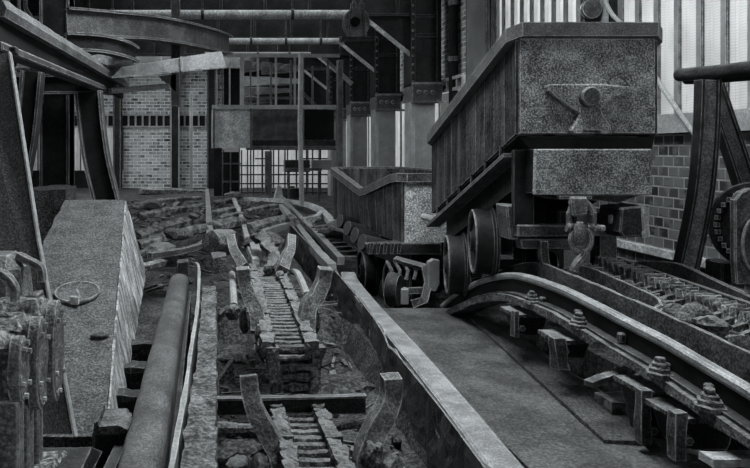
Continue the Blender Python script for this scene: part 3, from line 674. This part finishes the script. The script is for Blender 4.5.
tag(MB().rock(P(694,317,4.15), (.12,.09,.07), 5, 3).build('rubble_lump', CONC, smooth=True), 'rounded stone lump lying at the near end of the rear chain conveyor', 'stone')
tag(MB().rock(P(712,326,4.0), (.09,.08,.06), 8, 3).build('rubble_lump', CRUST, smooth=True), 'small crusted lump wedged right of the rounded stone at rear conveyor', 'stone')
# mound / earth shelf below hump (right side ground under conveyor)
m = MB()
for i in range(7): m.bb(2.78+i*.33, 3.12+i*.33, 3.0, 7.3, -.1, .35)
struct(MB().bb(2.66, 4.99, 2.4, 5.6, -.1, .2).rough(.02, 3, .2).build('trim_6', DIRT)); m.bm.free()
for (a, b, wd, lab) in ((P(588,384,4.0), P(650,362,4.2), .06, 'splintered timber stick lying between two rail chairs'),
                   (P(590,381,4.4), P(668,383,4.3), .05, 'second thin dark stick just below the splintered timber'),
                   (P(706,459,3.15), P(760,459,3.15), .09, 'pale sawn plank end at the bottom right corner')):
    tag(MB().bar(a, b, wd, .035).rough(.006, 8, .06).build('timber', PALE if 'pale' in lab else TIMB), lab, 'timber')
for i,(x,y,s) in enumerate(((545,350,.09),(600,372,.08),(628,392,.1),(520,300,.08),(500,310,.07),(690,440,.12))):
    pass
for (x0, x1, y, Y, lab) in ((612, 665, 405, 4.15, 'dark sleeper end behind the tall rail chair'),):
    a = P(x0, y, Y); b = P(x1, y, Y); tag(MB().bb(a.x, b.x+.3, Y, Y+.2, -.08, .09).rough(.012, 6, .1).build('sleeper', TIMB), lab, 'sleeper')

# ------------------------------------------------------------------ right-hand stand: tube, legs, gear wheel
r = thing('tube_stand', 'dark A-frame stand of curved leg and brace carrying a thick tube, at right wall', 'stand', P(705, 290, 6.2))
MB().tube([P(680,75,6.2), P(712,72.5,5.75), P(790,64,5.0)], .058, 20).build('tube', STEEL, r, smooth=True)
MB().tube([P(687,80,6.2), P(712,79,5.8), P(790,72,5.05)], .04, 14).build('tube', GIRD, r, smooth=True)
def ileg(nm, pts, wid, mt, fl):
    sp = smoothpath([P(*q) for q in pts], 6)
    o = MB().sweep([(-wid/2,-.02),(wid/2,-.02),(wid/2,.02),(-wid/2,.02)], sp, (0,1,0)).build(nm, mt, r)
    for s in (-1, 1): MB().sweep([(s*wid/2-.012,-.05),(s*wid/2+.012,-.05),(s*wid/2+.012,.05),(s*wid/2-.012,.05)], sp, (0,1,0)).build('leg_flange', fl, o)
ileg('curved_leg', [(708,80,5.7),(707,115,5.7),(705,150,5.7),(701,190,5.7),(694,230,5.7),(684,275,5.7),(679,300,5.7)], .135, HORN, GIRD)
ileg('brace_leg', [(712,86,6.05),(724,122,6.05),(736,157,6.05),(747,192,6.05),(760,235,6.05)], .13, STEELM, GIRD)
r = thing('gear_wheel', 'large dark toothed wheel behind a plate housing at the right edge', 'gear wheel', P(748, 270, 5.6))
c = P(752, 225, 5.6)
gw = MB().lathe([(.05,0),(.22,.01),(.24,.04),(.3,.04),(.3,.1),(.05,.1)], c, (-.5,-.86,0), 40, (1,1.15)).build('wheel_disc', STEEL, r, smooth=True)
for k_ in range(30):
    a = 2*math.pi*k_/30; e1 = Vector((-.5,-.86,0)).cross(V(0,0,1)).normalized()
    p = c+e1*math.cos(a)*.24+V(0,0,1)*math.sin(a)*.275+Vector((-.5,-.86,0))*.11
    MB().box(p, (.03,.03,.035), (0,0,a)).build('tooth', STEELM, r)
m = MB().prism([P(735,200,5.35),P(741,192,5.35),P(750,188,5.35),P(790,190,5.35),P(790,285,5.35),P(737,285,5.35),P(735,262,5.35)], (0,.06,0)).build('housing_plate', STEELM, r, bevel=.01)
MB().torus(P(757,245,5.33), (0,1,0), .11, .012, 30, 6, (1,1.9)).build('housing_rib', STEELM, r)
tag(MB().prism([P(722,262,5.7),P(737,262,5.7),P(737,285,5.7),P(722,285,5.7)], (0,.2,0)).build('bearing_block', STEEL, bevel=.01), 'dark bearing block below the toothed wheel', 'block')

# ------------------------------------------------------------------ steel strip, guard plate and trough in the middle
sp_ = [P(348,272,8.2), P(352,281,7.9), P(372,306,6.7), P(409.5,348,5.25), P(455,402,4.14), P(508,468,3.28), P(575,550,2.6)]
r = thing('track_strip', 'broad flat worn steel strip running along the left edge of the smooth floor', 'rail', V(1.5, 5, 0))
MB().sweep([(-.08,-.1),(.08,-.1),(.085,-.01),(.07,0),(-.07,0),(-.085,-.01)], smoothpath(sp_, 5)).build('strip_top', TOPR, r)
MB().sweep([(-.05,-.4),(.07,-.4),(.07,-.1),(-.05,-.1)], smoothpath(sp_, 5)).build('strip_bearer', STEEL, r)
guard('guard_plate', [P(290,224,12.5), P(327,262,8.8),P(333,268,8.4),P(356,294,7.2),P(373,316,6.2),P(383,331,5.75),P(389,346,5.45),P(396,352,5.25),P(412,371,4.8),P(442,408,4.1),P(487,468,3.3),P(560,560,2.55)], .5, .022, STEELM,
      'tall worn guard plate with wavy top edge beside the broad steel strip', amp=.012)

# main chain conveyor (ladder chain), upper and lower runs
def ladder(label, group, path, wd, n, sc_, zdrop=None, seed=0):
    r = thing('chain_conveyor', label, 'conveyor', path[len(path)//2]-V(0,0,.1), group)
    sp = smoothpath(path, 12)
    L = [0]
    for a, b in zip(sp, sp[1:]): L.append(L[-1]+(b-a).length)
    def at(s):
        for i in range(len(sp)-1):
            if L[i+1] >= s or i == len(sp)-2:
                t = (s-L[i])/max(1e-6, L[i+1]-L[i]); return sp[i].lerp(sp[i+1], t), (sp[i+1]-sp[i]).normalized()
    tot = L[-1]
    for s in (-1, 1):
        for k in range(n):
            p, t = at(tot*(k+.5)/n); rt = t.cross(V(0,0,1)).normalized(); ln_ = tot/n*1.12
            a = p+rt*s*wd/2-t*ln_/2; b = p+rt*s*wd/2+t*ln_/2
            a.z += .006*(k%2); b.z += .006*(k%2)
            m = MB().bar(a, b, .07*sc_, .085*sc_); m.rough(.014, 14, .03, seed+k+s*30)
            m.build('chain_link', CRUST, r)
    nr = min(int(tot/(.085)), 46)
    for k in range(nr):
        p, t = at(tot*(k+.5)/nr); rt = t.cross(V(0,0,1)).normalized()
        MB().tube([p-rt*wd/2+V(0,0,-.01), p+V(0,0,-.014), p+rt*wd/2+V(0,0,-.01)], .025*sc_, 8).rough(.004, 18, .04, k).build('rung', CRUST, r)
    MB().sweep([(-wd/2,-.12),(wd/2,-.12),(wd/2,-.08),(-wd/2,-.08)], sp).build('conveyor_bed', DARK, r)
    return r
ladder('upper run of the crusted ladder chain between the two tall middle horns', 'ladder chain runs', [P(290,349,3.85), P(281,318,4.55), P(272,290,5.5), P(264,268,6.6)], .235, 13, 1.0)
ladder('lower ladder chain run at the bottom edge, between the nearest pair of horns', 'ladder chain runs', [P(322,485,2.9), P(310,448,3.25), P(297,412,3.75)], .225, 7, 1.0, seed=9)
r = thing('chain_end', 'drooping crusted end of the upper ladder chain above the cross channel', 'chain', P(296, 392, 3.85))
for x, x2 in ((272,275), (318,312)): MB().prism([P(x-6,348,3.82),P(x+7,348,3.82),P(x2+6,392,3.8),P(x2-3,394,3.8)], (0,.08,0)).rough(.014, 9, .05, x).build('side_hanger', CRUST, r)
MB().prism([P(281,352,3.9),P(309,352,3.9),P(307,394,3.9),P(283,394,3.9)], (0,.04,0)).rough(.012, 9, .035).build('drop_plate', STEEL, r)
for k_ in range(4): MB().tube([P(279,358+k_*10,3.84), P(311,357+k_*10,3.84)], .02, 8).rough(.006, 14, .04, k_).build('rung', CRUST, r)
for (a, b, y, lab) in ((214, 366, 402, 'dark steel cross channel spanning the trough below the upper ladder chain'),):
    r = thing('cross_channel', lab, 'beam', P(290, 415, 3.76))
    MB().prism([P(a-14,400,3.76),P(b,397,3.76),P(b,414,3.76),P(a-14,416,3.76)], (0,.03,0)).build('web', STEEL, r)
    MB().bar(P(a-14,399,3.72), P(b,396,3.72), .04, .012).rough(.003,8,.1).build('flange', STEELM, r)
tag(MB().tube([P(212,430,3.6), P(255,430,3.6), P(278,432,3.6)], .035, 10).rough(.01, 9, .05).build('cross_bar', CRUST), 'round crusted cross bar left of the lower ladder chain', 'bar')
tag(MB().tube([P(326,430,3.7), P(350,424,3.7), P(366,420,3.7)], .03, 10).rough(.01, 9, .05).build('cross_bar', CRUST), 'short crusted cross bar right of the lower ladder chain', 'bar')

def horn(label, pts, wd, th, base, grp='catch horns along the ladder chain'):
    q = smoothpath([P(*p) for p in pts], 5)
    r = thing('catch_horn', label, 'horn', V(q[-1].x, q[-1].y, q[-1].z), grp)
    n = len(q); sc_ = [.94+.18*(i/(n-1))**2 for i in range(n)]
    MB().sweep([(-wd/2,-th/2),(wd/2,-th/2),(wd/2,th/2),(-wd/2,th/2)], q, (0,1,0), sc_).rough(.0035, 12, .04, int(pts[0][0])).build('horn_blade', HORN, r, smooth=False)
    for i, (x, y, Y, dx, dy, dz) in enumerate(base):
        MB().rock(P(x, y+4, Y), (dx*.55, dy*.6, dz*.6), i+int(pts[0][0])%7, 3).build('horn_foot', CRUST, r, smooth=True)
    return r
horn('nearest left catch horn, standing tall before the cross channel', [(248,375,3.4),(250,392,3.38),(256,412,3.34),(268,434,3.3),(279,455,3.26),(284,485,3.22)], .09, .09,
     [(262,462,3.25,.1,.12,.1),(238,462,3.35,.1,.1,.07),(275,482,3.1,.09,.1,.1)])
horn('nearest right catch horn, leaning outward beside the tall guard plate', [(391,376,3.4),(391,392,3.4),(386,410,3.36),(375,430,3.32),(366,455,3.28),(364,485,3.25)], .095, .09,
     [(372,452,3.25,.1,.12,.12),(392,462,3.25,.1,.1,.09),(362,475,3.3,.08,.1,.12)])
horn('left catch horn of the middle pair, beside the upper ladder chain', [(243,268,4.5),(245,283,4.5),(250,298,4.45),(256,312,4.4),(258,332,4.35)], .088, .1,
     [(244,318,4.5,.05,.1,.12),(260,330,4.2,.06,.12,.1),(262,345,4.05,.06,.1,.1)])
horn('right catch horn of the middle pair, beside the upper ladder chain', [(325,268,4.5),(323,281,4.5),(316,296,4.45),(308,308,4.4),(306,332,4.35)], .088, .1,
     [(316,318,4.5,.05,.1,.12),(306,335,4.2,.06,.12,.1),(304,350,4.0,.06,.1,.08)])
horn('left catch horn of the far pair, curving over the rubble', [(231,238,6.3),(234,249,6.2),(239,258,6.1),(245,268,6.0)], .08, .09, [(246,270,5.9,.07,.12,.07)])
horn('right catch horn of the far pair, before the curved rails', [(291,237,6.3),(290,248,6.2),(286,258,6.1),(282,270,6.0)], .08, .09, [(280,272,5.9,.07,.12,.07)])

# thick pipe-like levers
tag(MB().sweep([(-.05,-.05),(.05,-.05),(.05,.03),(.02,.05),(-.02,.05),(-.05,.03)], smoothpath([P(254,240,7.6),P(261,236,7.6),P(270,250,7.0),P(274,262,6.5),P(270,272,6.1)],5), (0,1,0)).rough(.02, 8, .05).build('chain_guide', CRUST),
    'crusted S-curved chain guide where the upper ladder chain disappears', 'guide')
tag(MB().tube(smoothpath([P(292,272,6.2),P(297,273,6.0),P(302,282,5.5),P(307,295,5.0)],5), .028, 8).build('bent_bar', STEELL, smooth=True), 'pale bent bar curving down right of the upper ladder chain', 'bar')
r = tag(MB().tube([P(232,274,6.4), P(233,290,5.8), P(234,306,5.3)], .03, 8).build('hanging_rod', STEELL), 'short pale rod with frayed lower end, left of upper ladder chain', 'rod')
MB().rock(P(233,312,5.2), (.06,.05,.06), 4, 2).build('frayed_end', CRUST, r)
o = MB().cyl(P(211,243,7.3), P(230,241,7.5), .13, 20); tag(o.rough(.02, 6, .09).build('drum', CRUST, smooth=True), 'rounded crusted drum lying in the rubble left of the far horn', 'drum')
tag(MB().prism([P(212,258,6.9),P(227,256,6.9),P(228,272,6.9),P(213,275,6.9)], (0,.3,0)).rough(.02, 6, .08).build('axle_box', CRUST), 'grey crusted axle box below the rounded drum', 'box')
tag(MB().prism([P(216,384,4.3),P(233,361,4.3),P(235,378,4.3),P(235,384,4.3)], (0,.12,0)).rough(.005, 6, .08).build('wedge_block', CONC), 'small pale pointed wedge block left of the drooping chain end', 'wedge')
tag(MB().rock(P(338,388,4.0), (.2,.14,.05), 3, 3).build('rubble_mound', DIRT, smooth=True), 'slab-like dirt mound right of the drooping chain end', 'rubble')
tag(MB().rock(P(238,452,3.5), (.13,.12,.05), 6, 3).build('rubble_mound', DIRT, smooth=True), 'clumpy dirt mound at the foot of the nearest left horn', 'rubble')
tag(MB().rock(P(232,354,4.6), (.11,.2,.04), 11, 3).build('rubble_mound', DIRT, smooth=True), 'low dark dirt mound left of the upper ladder chain', 'rubble')

# concrete ledge beam, thin bright plate, left round-headed rail
q = [P(183,468,2.6), P(215,468,2.6), P(216,340,4.37), P(215.5,290,5.9), P(205,290,5.9), P(199,340,4.37)]
for v in q: v.z = .42
q = [V(-.1,2.0,.42), V(.035,2.0,.42), V(.04,2.6,.42), V(.075,4.4,.42), V(.095,6.0,.42), V(-.02,6.0,.42), V(-.035,4.4,.42), V(-.09,2.6,.42)]
tag(MB().prism(q, (0,0,-.9)).rough(.014, 7, .07).build('ledge_beam', LEDGE), 'long rough concrete ledge beam right of the thin bright plate', 'beam')
guard('edge_plate', [P(160,500,2.35),P(171,468,2.55),P(178,430,2.95),P(185,392,3.4),P(190,356,3.95)], .28, .022, STEELL, 'near piece of thin pale steel edge plate standing left of the concrete ledge', amp=.004, sub=4)
guard('edge_plate', [P(190,355,4.05),P(194,330,4.5),P(198,300,5.3),P(199,268,6.7),P(196,262,7.1)], .25, .022, STEELL, 'far piece of thin pale steel edge plate reaching back to the rubble', amp=.004, sub=4)
r = thing('round_head_rail', 'thick round-headed rail running from bottom left into the hall', 'rail', V(-.24, 4.4, 0))
pr = [(.085*math.cos(a), .06*math.sin(a)-.06) for a in [math.pi*k/10 for k in range(11)]]
pr = [(.085,-.22)]+pr+[(-.085,-.22)]
pth = [V(-.245,1.9,.45), V(-.245,2.6,.45), V(-.24,4.4,.45), V(-.235,6.4,.45)]
MB().sweep([(x,y) for x,y in pr][::-1], pth).rough(.003, 5, .09).build('rail_body', RRAIL, r, smooth=True)
MB().bb(-.34,-.13,2.0,6.5,.1,.24).build('rail_foot', STEEL, r)
o = MB().prism([P(177,262,6.6),P(188,261,6.6),P(190,275,6.6),P(176,277,6.6)], (0,.15,0)).build('end_bracket', STEEL, r, bevel=.01)
MB().bb(-.33,-.14,2.0,6.5,-.3,.1).rough(.02, 5, .15).build('rail_plinth', DARK, r)
# sleepers and step blocks left of the rail
for k, (y, Y, lab) in enumerate([(415,3.35,'front'),(392,3.75,'second'),(372,4.15,'third'),(352,4.6,'fourth'),(334,5.1,'fifth'),(318,5.6,'sixth')]):
    tag(MB().bb(-.72, -.36, Y, Y+.14, -.3, -.12+.03*k).rough(.02, 6, .06, k).build('sleeper', STEEL), 'old sleeper end left of the round-headed rail, %s from the viewer' % lab, 'sleeper', 'sleeper ends left of the rail')
r = thing('bearing_block', 'stepped iron bearing block with a small lug at foot of the concrete ramp', 'block', P(108, 450, 3.3))
MB().prism([P(92,432,3.2),P(122,432,3.2),P(122,470,3.2),P(92,470,3.2)], (0,.3,0)).build('block_body', STEEL, r, bevel=.01)
MB().prism([P(93,434,3.15),P(94,423,3.15),P(98,421,3.15),P(99,427,3.15),P(118,425,3.15),P(128,430,3.15),P(124,434,3.15)], (0,.2,0)).rough(.006,8,.06).build('block_cap', CRUST, r)

# ------------------------------------------------------------------ left: sloping concrete ramp and lid
v = [V(-1.5,4.0,-.05), V(-.575,4.0,-.05), V(-.86,7.5,1.04), V(-1.5,7.5,1.04), V(-1.5,4.0,-.5), V(-.56,3.95,-.5), V(-.66,7.7,.2), V(-1.5,7.7,.2)]
r = thing('concrete_ramp', 'massive sloping concrete ramp block with iron lid, left of the rail', 'concrete block', V(-1, 6, -.4))
MB().hexa([v[4],v[5],v[6],v[7],v[0],v[1],v[2],v[3]]).rough(.008, 5, .09).build('ramp_body', CONC, r)
MB().prism([V(-.855,7.5,1.03),V(-.57,4.0,-.06),V(-.55,3.97,-.3),V(-.65,7.6,.25)], (.012,0,0)).rough(.006, 6, .08).build('lime_streaked_side', CONCW, r)
lc = P(77,289,5.55); nn = V(0,-.26,.966)
lo = MB().lathe([(.15,-.04),(.172,-.02),(.178,.0),(.17,.01),(.155,.002)], lc+V(0,0,-.03), nn, 36).build('lid', CONC, r, smooth=True)
MB().torus(lc-nn*.022, nn, .172, .008, 36, 6).build('lid_rim', STEELM, lo, smooth=True)
MB().prism([lc+V(-.02,-.15,-.02), lc+V(.05,-.17,-.02), lc+V(.05,-.17,-.085), lc+V(-.02,-.15,-.085)], (0,-.03,0)).build('lid_catch', PALE, lo, bevel=.006)
MB().tube([lc+V(.02,-.12,.01), lc+V(.04,-.17,.0), lc+V(.05,-.18,-.03)], .012, 8).build('lid_hook', STEELL, lo)
MB().rock(P(100,335,4.97), (.07,.04,.02), 3, 2).build('chip', CONC, r)
tag(MB().bb(-2.1,-1.62,8.1,8.8,-.1,1.12).rough(.02, 4, .12).build('concrete_block', CONC), 'upright rough concrete block behind the left leg plate and ramp', 'concrete block')
# curved legs of the left stand
def legs(label, pts, wid, mt):
    r_ = thing('girder_support', label, 'support', P(*pts[-1]))
    sp = smoothpath([P(*q) for q in pts], 6)
    MB().sweep([(-wid/2,-.02),(wid/2,-.02),(wid/2,.02),(-wid/2,.02)], sp, (0,1,0)).build('leg_web', DARK, r_)
    for s in (-1, 1): MB().sweep([(s*wid/2-.016,-.1),(s*wid/2+.016,-.1),(s*wid/2+.016,.1),(s*wid/2-.016,.1)], sp, (0,1,0)).build('leg_flange', STEELM, r_)
legs('curved dark steel leg standing on the concrete ramp under the left girder', [(89,92,7.7),(92,125,7.7),(97,160,7.7),(103,185,7.7),(108,204,7.7)], .25, GIRD)
legs('dark brace leg slanting down left, beside the broad steel column', [(33,72,7.9),(30,105,7.9),(26,140,7.9),(18,185,7.9),(12,240,7.9),(8,300,7.9)], .2, GIRD)
# sloping leg plate
r = thing('leg_plate', 'huge leaning grey steel leg plate with bright edge at the left border', 'leg', P(60, 432, 3.3))
MB().prism([P(-30,60,3.9),P(10,52,3.9),P(38,238,3.55),P(75,434,3.2),P(-30,434,3.2)], (0,.03,0)).build('plate', LEG, r)
MB().sweep([(-.004,-.02),(.005,-.02),(.005,.03),(-.004,.03)], [P(9.5,52,3.88),P(38,238,3.54),P(75,436,3.19)], (0,1,0)).build('edge_flange', STEELL, r)
# left inclined rail girder
r = thing('rail_girder', 'heavy rail girder running from top left corner into the hall overhead', 'girder', V(-1.3, 6, 2.4))
def GL(y0, y1): return None
A0, A1 = P(-8, 5, 4.6), P(122, 82, 9.2)
MB().sweep([(-.085,-.08),(.085,-.08),(.1,-.02),(.06,.05),(-.06,.05),(-.1,-.02)], [A0, A1]).rough(.004, 6, .12).build('rail_cap', CAPM, r)
MB().sweep([(-.02,-.22),(.02,-.22),(.02,-.03),(-.02,-.03)], [A0, A1]).build('web', DARK, r)
B0, B1 = P(-8, 46, 4.45), P(112, 93, 8.9)
MB().sweep([(-.07,-.03),(.07,-.03),(.07,.03),(-.07,.03)], [B0, B1]).build('bottom_flange', STEELM, r, bevel=.01)
MB().prism([A0+V(0,0,-.03), A1+V(0,0,-.03), B1, B0], (.02,0,0)).build('web_plate', DARK, r)
MB().prism([P(8,46,4.4),P(16,46,4.4),P(17,54,4.4),P(9,54,4.4)], (0,.06,0)).build('splice_clip', STEEL, r, bevel=.008)
MB().cyl(P(104,88,8.6), P(118,89,8.6), .06, 10).build('end_pin', STEELM, r)

# ------------------------------------------------------------------ left foreground: bank of crusted cylinders
r = thing('support_ledge', 'gravel covered steel ledge under the crusted cylinders, bottom left', 'ledge', V(-.9, 2.6, .1))
MB().hexa([V(-1.6,2.0,.3),V(-.5,2.0,.3),V(-.44,3.0,.3),V(-1.6,3.0,.3),V(-1.6,2.0,.36),V(-.5,2.0,.36),V(-.47,2.9,.36),V(-1.6,2.9,.36)]).rough(.004,5,.1).build('ledge_plate', STEEL, r)
MB().hexa([V(-1.5,2.1,.36),V(-.62,2.1,.36),V(-.56,2.85,.36),V(-1.5,2.85,.36),V(-1.5,2.1,.385),V(-.64,2.1,.38),V(-.58,2.8,.38),V(-1.5,2.8,.385)]).rough(.012,14,.03).build('gravel', GRAV, r)['kind'] = 'stuff'
MB().bb(-1.6,-.5,2.2,2.95,-.3,.3).build('ledge_base', DARK, r)
MB().bar(V(-.42,2.3,.28), V(-.38,3.2,.22), .05, .08).build('edge_bar', STEEL, r)
for i,(Y, yt, yb, lab) in enumerate([(2.2,336,402,'nearest and smallest'),(2.45,316,408,'middle'),(2.72,300,400,'rearmost and tallest')]):
    rz = (yb-yt)/2*Y/F; cz = P(0,(yt+yb)/2,Y).z
    r = thing('crusted_cylinder', 'oval crusted cylinder with bolted end plate at left border, %s of the three' % lab, 'cylinder', V(-.7, Y, cz-rz), 'crusted cylinders at the left border')
    MB().lathe([(rz*.93,0),(rz*.95,.5)], V(-1.1,Y,cz), (1,0,0), 30, (.52,1)).rough(.012, 9, .05, i).build('cylinder_body', CRUST, r, smooth=True)
    MB().lathe([(rz,0),(rz,.035),(rz*.9,.04)], V(-.605,Y,cz), (1,0,0), 36, (.52,1)).rough(.003, 12, .05).build('end_plate', HORN, r)
    for a in (.6, 1.35, 2.2, 3.6, 4.6, 5.6):
        p = V(-.567, Y+.52*rz*.78*math.cos(a), cz+rz*.8*math.sin(a)); MB().lathe([(.009,0),(.009,.014)], p, (1,0,0), 6).build('bolt', STEELM, r)
    pass
    g = MB().hexa([V(-1.05,Y-.1,cz+rz*.8),V(-.62,Y-.1,cz+rz*.8),V(-.62,Y+.1,cz+rz*.8),V(-1.05,Y+.1,cz+rz*.8),V(-1.0,Y-.06,cz+rz*1.02),V(-.64,Y-.06,cz+rz*1.02),V(-.64,Y+.06,cz+rz*1.02),V(-1.0,Y+.06,cz+rz*1.02)]).rough(.012, 16, .03, i).build('grit', GRAV, r); g['kind'] = 'stuff'
    x0 = -.62-.03*i
    MB().bb(x0-.1-.04*(2-i), x0+.04, Y-.02, Y+.05, .36, cz-rz*.9).build('post', HORN, r, bevel=.006)
r = thing('cap_casting', 'rounded casting with two drooping horn arms above the crusted cylinders', 'casting', V(-.9, 2.8, .95))
MB().hexa([V(-1.2,2.72,.8),V(-.7,2.72,.8),V(-.7,3.0,.8),V(-1.2,3.0,.8),V(-1.15,2.74,1.17),V(-.74,2.74,1.17),V(-.74,2.98,1.17),V(-1.15,2.98,1.17)]).build('casting_block', HORN, r, bevel=.05)
for k_, (pts) in enumerate(([(20,256,2.85),(27,260,2.82),(35,264,2.8),(41,270,2.78),(42,281,2.78)], [(-10,270,2.5),(2,274,2.5),(10,281,2.48),(15,290,2.48),(15,301,2.48)])):
    sp = smoothpath([P(*q) for q in pts], 5)
    MB().sweep([(-.013,-.022),(.013,-.022),(.017,0),(.013,.022),(-.013,.022),(-.017,0)], sp, (0,1,0)).build('horn_arm', HORN, r, smooth=True)
MB().hexa([V(-1.1,2.1,.66),V(-.66,2.1,.66),V(-.66,2.3,.66),V(-1.1,2.3,.66),V(-1.1,2.12,.9),V(-.7,2.12,.9),V(-.7,2.3,.9),V(-1.1,2.3,.9)]).rough(.015,8,.05).build('crusted_base', CRUST, r)
tag(MB().prism([P(28,296,2.95),P(38,294,2.95),P(42,330,2.95),P(30,330,2.95)], (0,.1,0)).build('bracket_plate', STEELM, bevel=.006), 'narrow bracket plate between horn arm and cylinders at left', 'bracket')

# ------------------------------------------------------------------ middle distance: curved rails, timbers, rubble
def rail(label, pts, wd=.05, ht=.07, mt=PALE, nm='curved_rail', grp=None):
    sp = smoothpath([p+V(0,0,.05) for p in pts], 6)
    return tag(MB().sweep([(-wd/2,-ht),(wd/2,-ht),(wd/2,0),(-wd/2,0)], sp).rough(.008, 3, .2).build(nm, mt), label, 'rail', grp)
rail('long straight rail slanting from far floor down to the steel strip', [P(283,199,19.5),P(300,218,15),P(318,236,11.8),P(341,261,9.1)], .09, .1, STEELL, 'track_rail')
rail('second dark rail left of the long slanting rail', [P(281,206,17),P(297,226,13),P(317,252,9.6),P(332,268,8.3)], .1, .1, STEELL, 'track_rail')
rail('pale curved rail sweeping round right behind the long slanting rail', [P(236,199,20),P(270,200,19.4),P(300,203,18),P(318,209,16),P(326,216,14.6),P(333,224,13)], .14, .1, PALE)
rail('inner curved rail joining the long slanting rail from the right', [P(303,220,14),P(315,218,14.2),P(322,213,15)], .1, .1, PALE)
rail('curved rail bending from the rubble to the S-curved chain guide', [P(297,223,13),P(275,229,11.6),P(262,234,10.4),P(254,242,8.9),P(257,256,7.6)], .1, .1, STEELL)
rail('narrow curved rail running down between drum and far left horn', [P(234,200,18),P(240,215,14),P(245,232,10.8),P(250,250,8.6),P(256,264,7.3)], .07, .08, PALE)
rail('low curved rail along the left rubble towards the drum', [P(150,258,7.4),P(180,253,7.9),P(200,247,8.4),P(210,236,9.2)], .06, .06, STEELM)
rail('vertical looking rail bordering the left rubble field', [P(207,190,23),P(208,205,16),P(209,222,12),P(211,245,9)], .1, .08, STEELL)
ladr = thing('stair_ladder', 'dark short ladder of cross ties beside the smaller wagon', 'ladder', P(325, 255, 10))
for k_ in range(9):
    t = k_/8; a = P(313,228,12.6).lerp(P(341,258,9.4), t); b = P(326,226,12.8).lerp(P(362,258,9.5), t)
    MB().bar(a, b, .08, .05).rough(.006, 6, .1, k_).build('tie', STEELM, ladr)
tl = [((140,217),(197,208),13,.20,.16,'long rounded timber in the left rubble, topmost'), ((137,238),(186,222),10.5,.3,.2,'broad flat timber below the topmost long timber'),
      ((138,245),(205,228),9.8,.22,.14,'split timber lying along the front of the broad flat timber'), ((140,191),(206,193),24,.4,.25,'far thick timber along the brick wall'),
      ((150,202),(200,198),18,.2,.12,'thin pale timber behind the topmost long timber'), ((212,228),(240,222),11,.28,.2,'timber bundle right of the vertical looking rail'),
      ((213,214),(238,209),14.5,.22,.14,'upper rounded timber left of the narrow curved rail'), ((212,204),(234,200),18,.25,.14,'farthest timber left of the narrow curved rail'),
      ((249,229),(292,219),12,.26,.2,'pale rough timber between the narrow rail and slanting rail'), ((246,212),(276,206),16,.2,.12,'dark timber in the shadow before the far lattice'),
      ((142,268),(176,262),7.6,.12,.1,'short dark timber beside the concrete ramp'), ((306,226),(318,219),13.6,.16,.12,'short rough timber inside the curved rail'),
      ((218,219),(241,214),13,.2,.1,'short flat timber over the timber bundle')]
for i, (a, b, Y, wd, ht, lab) in enumerate(tl):
    A = P(*a, Y); B = P(*b, Y*1.06); mid = (A+B)/2+V(0,0,.02)
    pr_ = [(wd/2*math.cos(t), ht/2*math.sin(t)) for t in [2*math.pi*(k+.4)/(5+i%3) for k in range(5+i%3)]]
    tag(MB().sweep(pr_, smoothpath([A, mid, B], 4)).rough(.012, 6, .09, i).build('timber', TIMB), lab, 'timber', 'loose timbers in the rubble')
rk = [((178,234),9.4,.16,'spiky dirt heap left of the low curved rail'),((160,252),8.0,.18,'round rubble heap beside the concrete ramp edge'),((152,205),17,.25,'small pale stone by the thin pale timber'),
      ((235,196),20,.22,'rubble heap before the gate'),((333,228),12.4,.16,'rough stone heap at the smaller wagon corner'),((316,217),15.5,.12,'broken stone pile inside the curved rail'),
      ((262,242),8.6,.2,'crusted clump under the pale rough timber'),((224,246),8.0,.12,'dirt clump above the axle box'),((345,232),11.2,.3,'dark heap beside the smaller wagon front')]
for i, ((x, y), Y, s, lab) in enumerate(rk):
    tag(MB().rock(P(x, y, Y), (s*1.2, s, s*.55), i+20, 3).build('rubble_heap', CRUST if i % 2 else CONC, smooth=True), lab, 'rubble')
# scatter of grit and twigs nobody could count
random.seed(3)
m = MB()
for k_ in range(900):
    u = random.random()
    if u < .55: x = random.uniform(-2.6, 2.2); y = random.uniform(7, 20)
    elif u < .85: x = random.uniform(.12, 1.3); y = random.uniform(3.2, 7.5)
    else: x = random.uniform(2.6, 3.2); y = random.uniform(3.2, 6)
    s = random.uniform(.015, .05)*(1+max(0, y-7)*.12); z = ground_z(x, y)+s*.3+.02
    if x > 2.5 or (x < -.45 and y < 7.9) or (1.6 < x < 3.3 and 7.2 < y < 10.8) or (x > .3 and 8 < y < 13 and x > 1.1): continue
    d = Vector((random.uniform(-1,1), random.uniform(-1,1), random.uniform(-.3,.3))).normalized()
    if k_ % 3: m.box((x,y,z), (s*2*random.uniform(.6,1.6), s*random.uniform(.6,1.6), s), (random.uniform(-.6,.6), random.uniform(-.6,.6), random.uniform(0,3)))
    else: m.bar(V(x,y,z+.02)-d*s*3.5, V(x,y,z+.02)+d*s*3.5, s*.5, s*.4)
tag(m.build('rubble', CRUST), 'loose grit, stones and splinters strewn over the ground between the tracks', 'rubble', kind='stuff')
